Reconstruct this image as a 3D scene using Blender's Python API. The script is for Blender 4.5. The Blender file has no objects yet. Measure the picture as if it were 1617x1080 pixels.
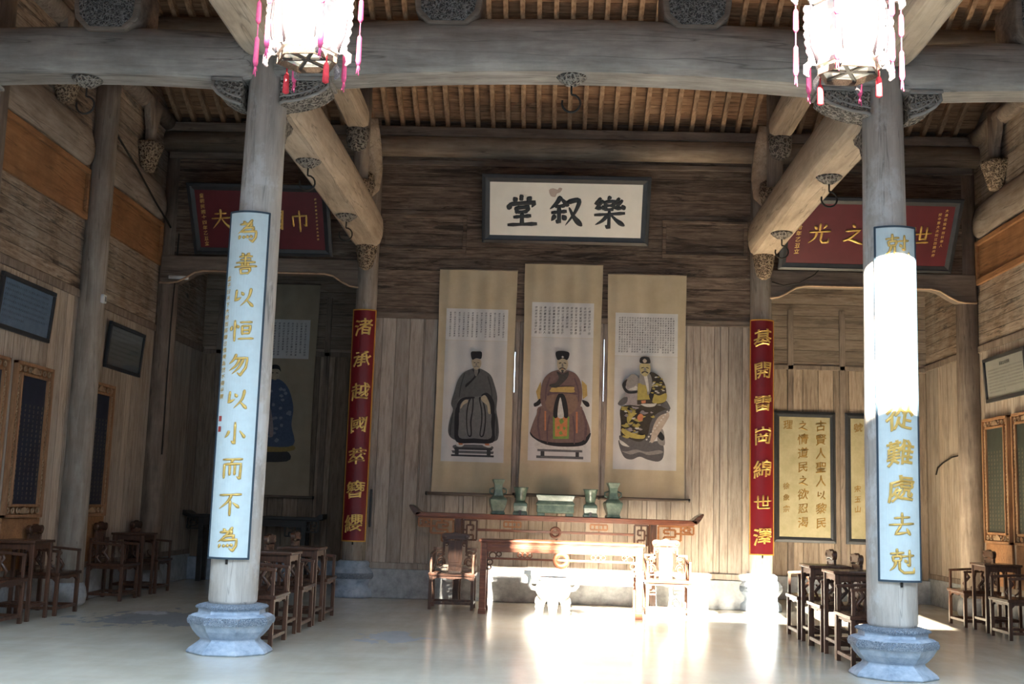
import bpy, bmesh, math, random
from mathutils import Vector, Matrix
PI = math.pi
R = math.radians
random.seed(7)
S = bpy.context.scene
COL = S.collection

# ------------------------------------------------------------------ camera
def set_camera():
    cx, cy, cz, yaw, pit, rol, f = (-0.11654, -10.75157, 1.41981, -0.0367, 0.14052, 0.032, 1813.02)
    fw = Vector((math.sin(yaw)*math.cos(pit), math.cos(yaw)*math.cos(pit), math.sin(pit)))
    r = Vector((math.cos(yaw), -math.sin(yaw), 0)); u = r.cross(fw)
    r2 = r*math.cos(rol) + u*math.sin(rol); u2 = u*math.cos(rol) - r*math.sin(rol)
    cd = bpy.data.cameras.new('camera'); cd.sensor_width = 36; cd.lens = 36*f/1617
    cd.clip_start = .05; cd.clip_end = 200
    co = bpy.data.objects.new('camera', cd)
    m = Matrix((r2, u2, -fw)).transposed().to_4x4(); m.translation = (cx, cy, cz)
    co.matrix_world = m; COL.objects.link(co); S.camera = co
set_camera()

# ------------------------------------------------------------------ sky, sun, exposure
S.view_settings.view_transform = 'Standard'; S.view_settings.look = 'None'
S.view_settings.gamma = 1; S.view_settings.use_curve_mapping = False
S.view_settings.exposure = 0.5
SKY_STRENGTH = 8.0
SUN_STRENGTH = 112.0
SUN_SLOPE = .495                      # fall of the sunlight per metre into the hall
w = bpy.data.worlds.new('sky'); S.world = w; w.use_nodes = True
bg = w.node_tree.nodes['Background']; bg.inputs[0].default_value = (.62, .80, 1, 1); bg.inputs[1].default_value = SKY_STRENGTH
sl = bpy.data.lights.new('sun', 'SUN'); sl.energy = SUN_STRENGTH; sl.angle = R(.53); sl.color = (1, .89, .72)
so = bpy.data.objects.new('sun', sl); COL.objects.link(so); so.location = (0, -20, 14)
so.rotation_euler = Vector((.065, 1, -SUN_SLOPE)).to_track_quat('-Z', 'Y').to_euler()
pl = bpy.data.lights.new('sky_portal', 'AREA'); pl.shape = 'RECTANGLE'; pl.size = 14; pl.size_y = 11.5
pl.cycles.is_portal = True
po = bpy.data.objects.new('sky_portal', pl); COL.objects.link(po); po.location = (0, -9.9, 9.5); po.rotation_euler = (0, 0, 0)

# ------------------------------------------------------------------ materials
MATS = {}
def rgb(c): return (c[0], c[1], c[2], 1)
class NT:
    def __init__(s, name):
        s.m = bpy.data.materials.new(name); s.m.use_nodes = True; s.t = s.m.node_tree
        s.b = s.t.nodes['Principled BSDF']; MATS[name] = s.m
        s.co = s.t.nodes.new('ShaderNodeTexCoord').outputs['Object']
    def n(s, kind, **kw):
        nd = s.t.nodes.new('ShaderNode'+kind)
        for k, v in kw.items(): setattr(nd, k, v)
        return nd
    def l(s, a, b): s.t.links.new(a, b)
    def mapping(s, scale, rot=(0,0,0)):
        mp = s.n('Mapping'); mp.inputs['Scale'].default_value = scale; mp.inputs['Rotation'].default_value = rot
        s.l(s.co, mp.inputs[0]); return mp.outputs[0]
    def noise(s, vec, scale, detail=4, rough=.6, dist=0):
        nz = s.n('TexNoise'); nz.inputs['Scale'].default_value = scale; nz.inputs['Detail'].default_value = detail
        nz.inputs['Roughness'].default_value = rough; nz.inputs['Distortion'].default_value = dist
        s.l(vec, nz.inputs['Vector']); return nz.outputs['Fac']
    def ramp(s, fac, stops):
        r = s.n('ValToRGB'); e = r.color_ramp.elements
        while len(e) < len(stops): e.new(.5)
        for el, (p, c) in zip(e, stops): el.position = p; el.color = rgb(c) if len(c) == 3 else c
        s.l(fac, r.inputs[0]); return r.outputs[0]
    def mix(s, fac, a, b, mode='MIX'):
        m = s.n('Mix', data_type='RGBA', blend_type=mode)
        for sock, v in ((m.inputs[0], fac), (m.inputs[6], a), (m.inputs[7], b)):
            if isinstance(v, (int, float)): sock.default_value = v
            elif isinstance(v, tuple): sock.default_value = rgb(v)
            else: s.l(v, sock)
        return m.outputs[2]
    def math(s, op, a, b=None, c=None):
        m = s.n('Math', operation=op)
        for i, v in enumerate((a, b, c)):
            if v is None: continue
            if isinstance(v, (int, float)): m.inputs[i].default_value = v
            else: s.l(v, m.inputs[i])
        return m.outputs[0]
    def bump(s, h, strength=.3, dist=.01):
        b = s.n('Bump'); b.inputs['Strength'].default_value = strength; b.inputs['Distance'].default_value = dist
        s.l(h, b.inputs['Height']); s.l(b.outputs[0], s.b.inputs['Normal'])
    def base(s, c):
        if isinstance(c, tuple): s.b.inputs['Base Color'].default_value = rgb(c)
        else: s.l(c, s.b.inputs['Base Color'])
    def rough(s, v):
        if isinstance(v, (int, float)): s.b.inputs['Roughness'].default_value = v
        else: s.l(v, s.b.inputs['Roughness'])
        return s
    def set(s, **kw):
        for k, v in kw.items(): s.b.inputs[k.replace('_', ' ')].default_value = v
        return s

def wood(name, dark, mid, light, grain='z', rough=.75, scale=1.0, bump=.25, stain=.35, crack=True, lime=0):
    """solid timber: streaks along the grain axis, blotches, drying cracks"""
    t = NT(name); g = {'x': (.12,1,1), 'y': (1,.12,1), 'z': (1,1,.12)}[grain]
    v = t.mapping(tuple(k*scale for k in g))
    f = t.noise(v, 16, 6, .65, .4)
    c = t.ramp(f, [(.28, dark), (.5, mid), (.72, light)])
    blot = t.noise(t.mapping((scale,)*3), 2.2, 5, .65)
    c = t.mix(t.math('MULTIPLY', t.ramp(blot, [(.40, (0,0,0)), (.68, (1,1,1))]), stain), c, tuple(k*.45 for k in dark))
    h = f
    if crack:
        v2 = t.mapping(tuple(k*scale*(.35 if k < 1 else 1) for k in g))
        cr = t.noise(v2, 9, 3, .5, .3)
        line = t.ramp(t.math('ABSOLUTE', t.math('SUBTRACT', cr, .5)), [(.0, (0,0,0)), (.012, (1,1,1))])
        c = t.mix(t.math('MULTIPLY', t.math('SUBTRACT', 1, line), .55), c, tuple(k*.3 for k in dark))
        h = t.math('MULTIPLY', f, t.math('ADD', t.math('MULTIPLY', line, .7), .3))
    if lime:
        lz = t.ramp(t.noise(t.mapping((1.4,1.4,.9)), 1.5, 8, .72), [(.50, (0,0,0)), (.57, (1,1,1))])
        c = t.mix(t.math('MULTIPLY', lz, lime), c, (.68,.68,.68))
    t.base(c); t.rough(rough); t.bump(h, bump, .012)
    return t

def planks(name, dark, mid, light, across='z', width=.16, grain='x', rough=.8, worm=.4, wash=None, wash_amt=0):
    """boarding: per-board tone, joints, worm-eaten streaks along the grain"""
    t = NT(name)
    sep = t.n('SeparateXYZ'); t.l(t.co, sep.inputs[0])
    a = t.math('DIVIDE', sep.outputs['XYZ'.index(across.upper())], width)
    wob = t.noise(t.mapping((.5,.5,.5)), 3, 2)
    idx = t.math('FLOOR', a); fr = t.math('FRACT', a)
    wn = t.n('TexWhiteNoise', noise_dimensions='1D'); t.l(idx, wn.inputs['W'])
    off = t.n('Combine'+'XYZ')
    for i in range(3): t.l(t.math('MULTIPLY', wn.outputs['Value'], 7.0), off.inputs[i])
    va = t.n('VectorMath', operation='ADD'); t.l(t.co, va.inputs[0]); t.l(off.outputs[0], va.inputs[1])
    mp = t.n('Mapping'); g = {'x': (.10,1,1), 'y': (1,.10,1), 'z': (1,1,.10)}[grain]
    mp.inputs['Scale'].default_value = g; t.l(va.outputs[0], mp.inputs[0])
    f = t.noise(mp.outputs[0], 26, 6, .7, .5)
    c = t.ramp(f, [(.30, dark), (.48, mid), (.70, light)])
    tone = t.math('ADD', t.math('MULTIPLY', wn.outputs['Value'], .5), .72)
    tn = t.n('CombineColor')
    for i in range(3): t.l(tone, tn.inputs[i])
    c = t.mix(1.0, c, tn.outputs[0], 'MULTIPLY')
    f2 = t.noise(mp.outputs[0], 9, 5, .75, .8)
    hole = t.ramp(f2, [(.53, (0,0,0)), (.63, (1,1,1))])
    c = t.mix(t.math('MULTIPLY', hole, worm), c, tuple(k*.28 for k in dark))
    if wash:
        wz = t.ramp(t.noise(t.mapping((.7,.7,.4)), 1.6, 6, .7), [(.42, (0,0,0)), (.66, (1,1,1))])
        c = t.mix(t.math('MULTIPLY', t.math('MULTIPLY', wz, f), wash_amt), c, wash)
    edge = t.math('MINIMUM', fr, t.math('SUBTRACT', 1, fr))
    seam = t.ramp(edge, [(.0, (0,0,0)), (.035, (1,1,1))])
    c = t.mix(t.math('MULTIPLY', t.math('SUBTRACT', 1, seam), .75), c, tuple(k*.2 for k in dark))
    t.base(c); t.rough(rough)
    h = t.math('ADD', t.math('MULTIPLY', seam, 1.2), t.math('MULTIPLY', t.math('SUBTRACT', f, t.math('MULTIPLY', hole, worm)), .5))
    t.bump(h, .6, .012)
    return t

def plain(name, c, rough=.6, metal=0, var=.12, scale=8, bump=0, bscale=60):
    t = NT(name); f = t.noise(t.co, scale, 4, .6)
    t.base(t.ramp(f, [(.3, tuple(k*(1-var) for k in c)), (.7, tuple(min(1, k*(1+var)) for k in c))]))
    t.rough(rough); t.set(Metallic=metal)
    if bump: t.bump(t.noise(t.co, bscale, 4, .6), bump, .01)
    return t

def carved(name, dark, light, scale=16, rough=.75):
    """fine openwork relief: hollows coloured darker, ridges paler"""
    t = NT(name)
    vo = t.n('TexVoronoi', feature='DISTANCE_TO_EDGE'); vo.inputs['Scale'].default_value = scale
    wv = t.n('TexNoise'); wv.inputs['Scale'].default_value = scale*.6; t.l(t.co, wv.inputs['Vector'])
    mx = t.n('Mix', data_type='VECTOR'); mx.inputs[0].default_value = .12
    t.l(t.co, mx.inputs[4]); t.l(wv.outputs['Color'], mx.inputs[5]); t.l(mx.outputs[1], vo.inputs['Vector'])
    d = vo.outputs['Distance']
    r = t.ramp(d, [(.05, light), (.22, dark)])
    t.base(r); t.rough(rough)
    t.bump(t.ramp(d, [(.04, (1,1,1)), (.25, (0,0,0))]), 1.0, .03)
    return t

# timber of the building
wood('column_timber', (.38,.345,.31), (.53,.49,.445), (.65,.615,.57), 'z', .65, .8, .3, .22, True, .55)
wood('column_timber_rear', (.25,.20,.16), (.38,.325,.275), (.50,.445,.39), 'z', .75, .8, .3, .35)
wood('beam_timber_x', (.235,.205,.18), (.36,.325,.29), (.50,.46,.41), 'x', .75, .7, .35, .45)
wood('wall_beam_timber', (.22,.165,.125), (.34,.27,.215), (.46,.385,.32), 'y', .8, .8, .35, .4)
wood('beam_timber_y', (.36,.27,.19), (.52,.41,.30), (.64,.53,.41), 'y', .75, .7, .3, .3)
wood('post_timber', (.17,.125,.095), (.27,.21,.165), (.37,.30,.24), 'z', .8, .9, .3, .4)
wood('purlin_timber', (.20,.145,.10), (.32,.245,.18), (.44,.35,.27), 'x', .8, .8, .3, .35)
wood('rafter_timber', (.24,.13,.068), (.46,.285,.165), (.62,.42,.26), 'y', .75, 1.2, .25, .4)
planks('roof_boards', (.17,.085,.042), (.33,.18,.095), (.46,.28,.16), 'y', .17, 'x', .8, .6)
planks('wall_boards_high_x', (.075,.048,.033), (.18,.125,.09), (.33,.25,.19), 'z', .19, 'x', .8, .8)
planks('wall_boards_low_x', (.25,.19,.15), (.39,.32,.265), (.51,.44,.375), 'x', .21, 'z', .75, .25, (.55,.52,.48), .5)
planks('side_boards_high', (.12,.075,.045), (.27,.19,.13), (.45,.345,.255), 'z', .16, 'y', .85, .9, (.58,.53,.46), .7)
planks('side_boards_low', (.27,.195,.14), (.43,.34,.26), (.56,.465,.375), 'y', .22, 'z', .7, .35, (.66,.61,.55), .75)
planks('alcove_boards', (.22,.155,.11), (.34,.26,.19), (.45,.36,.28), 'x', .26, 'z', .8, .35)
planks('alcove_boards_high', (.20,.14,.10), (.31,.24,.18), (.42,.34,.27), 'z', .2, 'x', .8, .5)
wood('orange_panel', (.26,.115,.045), (.38,.18,.075), (.47,.245,.115), 'y', .7, .8, .25, .5)
wood('lintel_timber', (.13,.095,.07), (.21,.16,.125), (.30,.24,.19), 'x', .8, .8, .3, .3)
carved('carved_timber', (.10,.08,.065), (.42,.37,.31), 22)
carved('carved_timber_warm', (.12,.075,.045), (.50,.37,.25), 24)
carved('carved_dark', (.07,.065,.06), (.30,.285,.27), 30)
plain('pale_edge', (.50,.34,.22), .7, 0, .2, 12)
# stone and floor
def make_floor():
    t = NT('cement_floor')
    f = t.noise(t.mapping((1,1,1)), .8, 7, .6)
    c = t.ramp(f, [(.3, (.51,.475,.385)), (.5, (.59,.55,.455)), (.7, (.66,.625,.53))])
    f2 = t.noise(t.mapping((.35,2.0,1)), 1.4, 6, .7, .6)
    c = t.mix(t.math('MULTIPLY', t.ramp(f2, [(.45, (0,0,0)), (.75, (1,1,1))]), .4), c, (.67,.655,.60))
    peel = t.ramp(t.noise(t.mapping((.8,1.5,1)), .42, 9, .6, .2), [(.685, (0,0,0)), (.70, (1,1,1))])
    c = t.mix(t.math('MULTIPLY', peel, .55), c, (.30,.33,.38))
    for px_, py_, rad_, col_ in ((-4.5, 2.7, 1.5, (.24,.28,.35)), (-1.75, 1.55, .75, (.42,.50,.60)), (-4.9, 3.2, .35, (.72,.74,.76))):
        d = t.n('VectorMath', operation='DISTANCE'); t.l(t.co, d.inputs[0]); d.inputs[1].default_value = (px_, py_, 0)
        near = t.math('SUBTRACT', 1, t.math('DIVIDE', d.outputs['Value'], rad_))
        worn = t.ramp(t.math('ADD', t.math('MULTIPLY', near, .35), t.noise(t.mapping((1,.6,1)), 2.6, 9, .68, .4)), [(.66, (0,0,0)), (.68, (1,1,1))])
        c = t.mix(t.math('MULTIPLY', worn, .65), c, col_)
    t.base(c)
    rr = t.math('ADD', t.math('MULTIPLY', t.noise(t.mapping((2,.5,1)), 2.2, 5, .7), .22), .08)
    t.rough(t.math('ADD', rr, t.math('MULTIPLY', peel, .15)))
    t.bump(t.noise(t.mapping((1,1,1)), 3, 3, .5), .05, .01)
    t.set(**{'Specular_IOR_Level': .6})
make_floor()
def make_stone(name, a, b, c, rough=.6, cs=26, carve=.5):
    t = NT(name); f = t.noise(t.co, 7, 6, .7); cc = t.ramp(f, [(.3, a), (.5, b), (.72, c)])
    t.base(cc); t.rough(rough)
    t.bump(t.noise(t.co, cs, 5, .7), carve, .01)
make_stone('blue_stone', (.20,.26,.345), (.35,.425,.52), (.52,.59,.67))
make_stone('grey_stone', (.24,.25,.26), (.36,.38,.40), (.50,.52,.54), .75, 14, .3)
carved('carved_stone', (.22,.29,.40), (.47,.55,.65), 44, .6)
make_stone('white_stone', (.70,.70,.66), (.78,.78,.74), (.85,.85,.81), .55, 20, .3)
plain('dark_paving', (.10,.105,.11), .8, 0, .25, 5, .3, 10)
plain('lime_plaster', (.17,.165,.16), .9, 0, .15, 4, .2, 12)
# furniture and boards
def furniture(name, a, b, c, rough, grain='z'):
    t = wood(name, a, b, c, grain, rough, 2.0, .12, .25, False); t.set(**{'Coat_Weight': .2, 'Coat_Roughness': .25})
furniture('dark_rosewood', (.042,.018,.010), (.085,.036,.020), (.145,.064,.034), .38)
furniture('dark_rosewood_top', (.045,.020,.012), (.080,.036,.022), (.125,.058,.034), .26, 'x')
furniture('red_rosewood', (.10,.030,.016), (.19,.062,.030), (.29,.105,.050), .34, 'x')
furniture('amber_fretwork', (.20,.075,.025), (.34,.135,.045), (.44,.20,.075), .4, 'x')
furniture('black_wood', (.012,.010,.009), (.024,.019,.017), (.042,.034,.030), .45, 'x')
plain('black_lacquer', (.030,.032,.036), .38, 0, .2)
plain('maroon_lacquer', (.105,.012,.018), .42, 0, .15, 3)
plain('red_lacquer', (.18,.005,.013), .38, 0, .1, 3)
plain('pale_blue_lacquer', (.59,.685,.70), .5, 0, .05, 14)
plain('navy_edge', (.035,.06,.085), .5)
plain('gilding', (.78,.52,.15), .32, .5, .12, 20)
plain('dull_gilding', (.66,.44,.14), .45, .35, .15, 20)
plain('carved_gold', (.36,.215,.055), .38, .6, .2, 20)
plain('yellow_edge', (.62,.34,.06), .45, .3, .1)
def make_goldleaf():
    t = NT('gold_leaf_ground'); f = t.noise(t.co, 3, 6, .7)
    t.base(t.ramp(f, [(.3, (.40,.345,.19)), (.55, (.51,.45,.27)), (.75, (.60,.54,.36))])); t.rough(.45); t.set(Metallic=.3)
    t.bump(t.noise(t.co, 90, 3, .6), .15, .004)
make_goldleaf()
plain('cream_board', (.84,.81,.75), .6, 0, .04, 4)
plain('flaked_patch', (.46,.38,.34), .8)
plain('ink', (.018,.022,.028), .55, 0, .3)
plain('grey_ink', (.06,.06,.065), .8)
plain('seal_red', (.40,.06,.05), .7)
plain('blue_black_panel', (.018,.022,.040), .35, 0, .3)
plain('green_black_panel', (.035,.045,.038), .4, 0, .3)
plain('grey_gold', (.30,.25,.17), .55, .2)
plain('sky_reflection_paper', (.25,.36,.52), .6)  # sky reflected in the glass, put into the sheet colour
plain('grey_paper', (.25,.27,.28), .6)
plain('white_paper', (.66,.66,.60), .6, 0, .05)
def make_silk(name, a, b):
    t = NT(name); f = t.noise(t.mapping((1,1,1)), 2.5, 6, .65)
    c = t.ramp(f, [(.3, a), (.7, b)])
    t.base(c); t.rough(.8)
    wv = t.n('TexWave', wave_type='BANDS', bands_direction='X'); wv.inputs['Scale'].default_value = 1.1
    wv.inputs['Distortion'].default_value = 3; wv.inputs['Detail'].default_value = 1
    t.l(t.mapping((1,1,.25)), wv.inputs['Vector'])
    t.bump(t.math('ADD', wv.outputs['Fac'], t.math('MULTIPLY', t.noise(t.co, 70, 2), .08)), .5, .03)
make_silk('scroll_silk', (.53,.43,.28), (.64,.54,.38))
make_silk('scroll_paper', (.60,.58,.565), (.70,.685,.67))
make_silk('scroll_text_paper', (.65,.64,.63), (.76,.75,.74))
make_silk('old_scroll_paper', (.36,.30,.21), (.44,.37,.27))
def make_glaze():
    t = NT('green_glaze'); f = t.noise(t.co, 9, 5, .65)
    t.base(t.ramp(f, [(.3, (.045,.085,.070)), (.52, (.10,.165,.135)), (.72, (.20,.27,.22))])); t.rough(.34)
    t.set(**{'Coat_Weight': .2, 'Coat_Roughness': .15}); t.bump(t.noise(t.co, 34, 3, .5), .35, .008)
make_glaze()
plain('tassel_pink', (.75,.10,.24), .7, 0, .2, 30)
plain('tassel_red', (.60,.03,.04), .7, 0, .2, 30)
plain('lantern_timber', (.50,.40,.36), .5, 0, .2, 20)
carved('valance_carving', (.10,.05,.03), (.55,.36,.24), 90, .6)
carved('lantern_carving', (.30,.20,.22), (.75,.68,.66), 60, .5)
plain('lantern_post_shade', (.012,.007,.012), .6)  # shade of the unlit corner strips put into the post colour
plain('lantern_dark_bar', (.07,.055,.045), .5)
def make_lantern_glass():
    t = NT('painted_lantern_glass'); f = t.noise(t.co, 5, 3, .5)
    t.base(t.ramp(f, [(.35, (.86,.88,.80)), (.60, (.90,.91,.88)), (.72, (.60,.74,.50)), (.78, (.88,.86,.82))])); t.rough(.25)
    tr = t.n('BsdfTransparent'); mx = t.n('MixShader'); mx.inputs[0].default_value = .45
    out = t.t.nodes['Material Output']; t.l(t.b.outputs[0], mx.inputs[1]); t.l(tr.outputs[0], mx.inputs[2]); t.l(mx.outputs[0], out.inputs['Surface'])
make_lantern_glass()
plain('iron', (.05,.045,.04), .55, .7)
plain('white_plastic', (.75,.75,.73), .4)
def make_pane():
    t = NT('picture_glass'); t.base((.9,.92,.92)); t.rough(.06); t.set(**{'Transmission_Weight': 1.0, 'IOR': 1.3})
make_pane()
def paint(name, c):
    if name not in MATS: plain(name, c, .85, 0, .14, 26)
    return name
PAL = dict(fold_grey=(.055,.057,.06), ink_black=(.022,.022,.026), robe_grey=(.105,.108,.110), robe_grey_light=(.165,.168,.168), face=(.46,.39,.28), face_gold=(.50,.42,.22), hair_grey=(.20,.19,.18), beard_dark=(.07,.065,.06),
    robe_plum=(.195,.125,.115), robe_plum_deep=(.135,.085,.090), robe_brown=(.235,.150,.115), ochre=(.52,.36,.13), orange_cloth=(.56,.22,.09), leaf_green=(.20,.33,.08), stool_grey=(.13,.13,.135), stool_dark=(.05,.05,.055),
    shoe_orange=(.52,.20,.10), shoe_white=(.60,.58,.55), brocade_gold=(.42,.34,.10), brocade_dark=(.055,.045,.035), flesh_pale=(.46,.38,.32), hem_grey=(.115,.11,.115), smoke=(.27,.25,.24), robe_blue=(.085,.12,.20), robe_blue_light=(.24,.28,.36), gold_hem=(.34,.25,.09), mauve=(.33,.29,.30))
for k, v in PAL.items(): paint('painted_'+k, v)

# ------------------------------------------------------------------ mesh building
class MB:
    def __init__(s): s.v = []; s.f = []; s.mi = []; s.sm = []; s.mats = []; s.cur = 0; s.T = None
    def mat(s, name):
        if name not in s.mats: s.mats.append(name)
        s.cur = s.mats.index(name); return s
    def add(s, vs, fs, smooth=False):
        o = len(s.v)
        if s.T is not None: vs = [s.T @ Vector(p) for p in vs]
        s.v.extend(Vector(p) for p in vs)
        for f in fs: s.f.append([i+o for i in f]); s.mi.append(s.cur); s.sm.append(smooth)
        return s
    def box(s, x0, x1, y0, y1, z0, z1):
        v = [(x,y,z) for z in (z0,z1) for y in (y0,y1) for x in (x0,x1)]
        return s.add(v, [(0,2,3,1),(4,5,7,6),(0,1,5,4),(2,6,7,3),(0,4,6,2),(1,3,7,5)])
    def bar(s, a, b, w, h=None, up=(0,0,1)):
        """rectangular bar from a to b"""
        h = h or w; a = Vector(a); b = Vector(b); d = (b-a).normalized(); up = Vector(up)
        if abs(d.dot(up)) > .95: up = Vector((0,1,0))
        x = d.cross(up).normalized(); y = x.cross(d)
        v = [p + x*(i*w/2) + y*(j*h/2) for p in (a,b) for j in (-1,1) for i in (-1,1)]
        return s.add(v, [(0,2,3,1),(4,5,7,6),(0,1,5,4),(2,6,7,3),(0,4,6,2),(1,3,7,5)])
    def tube(s, pts, r, n=10, caps=True, flat=1.0):
        pts = [Vector(p) for p in pts]; rs = r if isinstance(r, (list, tuple)) else [r]*len(pts)
        vs = []; prev = None
        for i, p in enumerate(pts):
            d = (pts[min(i+1, len(pts)-1)] - pts[max(i-1, 0)]).normalized()
            if prev is None:
                up = Vector((0,0,1)) if abs(d.z) < .9 else Vector((0,1,0)); x = d.cross(up).normalized()
            else: x = (prev - d*prev.dot(d)).normalized()
            prev = x; y = x.cross(d)
            for k in range(n):
                a = 2*PI*k/n; vs.append(p + (x*math.cos(a) + y*math.sin(a)*flat)*rs[i])
        fs = [(i*n+k, i*n+(k+1)%n, (i+1)*n+(k+1)%n, (i+1)*n+k) for i in range(len(pts)-1) for k in range(n)]
        if caps: fs += [tuple(range(n))[::-1], tuple((len(pts)-1)*n+k for k in range(n))]
        return s.add(vs, fs, True)
    def lathe(s, prof, n=24, c=(0,0,0), a0=0, smooth=True, sx=1, sy=1):
        """profile [(r,z)...] turned about z; n=8 gives octagons"""
        vs = [(c[0]+r*sx*math.cos(a0+2*PI*k/n), c[1]+r*sy*math.sin(a0+2*PI*k/n), c[2]+z) for r, z in prof for k in range(n)]
        fs = [(i*n+k, i*n+(k+1)%n, (i+1)*n+(k+1)%n, (i+1)*n+k) for i in range(len(prof)-1) for k in range(n)]
        fs += [tuple(range(n))[::-1], tuple((len(prof)-1)*n+k for k in range(n))]
        return s.add(vs, fs, smooth)
    def prism(s, poly, axis, a, b, smooth=False):
        """outline (2-D) extruded along axis; plane axes are the other two in xyz order"""
        n = len(poly)
        def P(p, t):
            q = list(p); q.insert('xyz'.index(axis), t); return tuple(q)
        vs = [P(p, a) for p in poly] + [P(p, b) for p in poly]
        fs = [tuple(range(n)), tuple(range(n, 2*n))[::-1]] + [(i, i+n, (i+1)%n+n, (i+1)%n) for i in range(n)]
        return s.add(vs, fs, smooth)
    def ring(s, c, r, t, axis='y', n=20, m=8, flat=1):
        vs = []
        for i in range(n):
            a = 2*PI*i/n
            for k in range(m):
                b = 2*PI*k/m; rr = r + t*math.cos(b); q = [rr*math.cos(a), rr*math.sin(a)]; q.insert('xyz'.index(axis), t*flat*math.sin(b))
                vs.append((c[0]+q[0], c[1]+q[1], c[2]+q[2]))
        fs = [(i*m+k, ((i+1)%n)*m+k, ((i+1)%n)*m+(k+1)%m, i*m+(k+1)%m) for i in range(n) for k in range(m)]
        return s.add(vs, fs, True)
    def sweep(s, path, sec, smooth=False):
        """loft of explicit section loops: path is a list of functions/loops of equal length"""
        n = len(sec[0]); vs = [p for loop in sec for p in loop]
        fs = [(i*n+k, i*n+(k+1)%n, (i+1)*n+(k+1)%n, (i+1)*n+k) for i in range(len(sec)-1) for k in range(n)]
        fs += [tuple(range(n))[::-1], tuple((len(sec)-1)*n+k for k in range(n))]
        return s.add(vs, fs, smooth)
    def build(s, name, mats=None, parent=None, loc=(0,0,0), rot=(0,0,0), bevel=0, seg=2, angle=35):
        me = bpy.data.meshes.new(name); me.from_pydata([tuple(p) for p in s.v], [], s.f)
        for m in (s.mats or ([mats] if isinstance(mats, str) else mats)): me.materials.append(MATS[m])
        me.polygons.foreach_set('material_index', s.mi); me.polygons.foreach_set('use_smooth', s.sm)
        bm = bmesh.new(); bm.from_mesh(me); bmesh.ops.recalc_face_normals(bm, faces=bm.faces); bm.to_mesh(me); bm.free()
        me.update()
        o = bpy.data.objects.new(name, me); COL.objects.link(o); o.location = loc; o.rotation_euler = rot
        if parent: o.parent = parent
        if bevel:
            b = o.modifiers.new('edge', 'BEVEL'); b.width = bevel; b.segments = seg; b.limit_method = 'ANGLE'; b.angle_limit = R(angle)
            b.harden_normals = False
        return o

def tag(o, label, cat, group=None, kind=None):
    o['label'] = label; o['category'] = cat
    if group: o['group'] = group
    if kind: o['kind'] = kind
    return o
def thing(name, label, cat, loc=(0,0,0), rz=0, group=None, kind='thing'):
    o = bpy.data.objects.new(name, None); o.empty_display_size = .1; COL.objects.link(o)
    o.location = loc; o.rotation_euler = (0,0,rz); return tag(o, label, cat, group, kind)
def structure(o): o['kind'] = 'structure'; return o
def kids(o): return [c for c in bpy.data.objects if c.parent == o]
def duplicate(root, loc, rz=None, label=None, group=None, scale=None):
    r = root.copy(); COL.objects.link(r); r.location = loc
    if rz is not None: r.rotation_euler = (0,0,rz)
    if scale: r.scale = scale
    if label: r['label'] = label
    if group: r['group'] = group
    for ch in kids(root):
        c = ch.copy(); COL.objects.link(c); c.parent = r
        for g in kids(ch):
            d = g.copy(); COL.objects.link(d); d.parent = c
    return r

# ---- characters
GL = {}
def glyph(ch, bold, extrude, bev):
    key = (ch, bold, extrude, bev)
    if key not in GL:
        c = bpy.data.curves.new('g', 'FONT'); c.body = ch; c.size = 1; c.extrude = extrude + (.004 if bold else 0)
        c.bevel_depth = bold; c.bevel_resolution = 1; c.resolution_u = 2 if bold > .012 else 1
        c.align_x = 'CENTER'
        o = bpy.data.objects.new('g', c); COL.objects.link(o)
        bpy.context.view_layer.update()
        me = bpy.data.meshes.new_from_object(o.evaluated_get(bpy.context.evaluated_depsgraph_get()))
        GL[key] = ([tuple(v.co) for v in me.vertices], [tuple(p.vertices) for p in me.polygons])
        bpy.data.objects.remove(o); bpy.data.curves.remove(c); bpy.data.meshes.remove(me)
    return GL[key]
def write(mb, ch, fn, cu, cv, size, bold=.0, extrude=0.0, bev=0.0, brush=True, narrow=1.0, relief=1.0):
    """one character; fn(u, v, w) -> point, u to the right, v up, w out of the board"""
    if brush and ch in STROKES and size > .1:
        return brush_char(mb, ch, fn, cu, cv, size*.92, 6.3 if relief >= 1 else (6.6 if ch == '樂' else 7.8), size*.05*relief)
    vs, fs = glyph(ch, bold, extrude, bev)
    out = []
    for x, y, z in vs:
        y -= .36
        if brush:                                  # brush hand: strokes climb to the right and swell
            y = y*.97 + .10*x + .05*math.sin(5*x + 1.3); x = x*(.97 + .06*math.sin(4*y)) + .025*math.sin(6*y)
        out.append(fn(cu + x*size*narrow, cv + y*size, z*size*relief))
    mb.add(out, fs)
STROKES = {}
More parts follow.
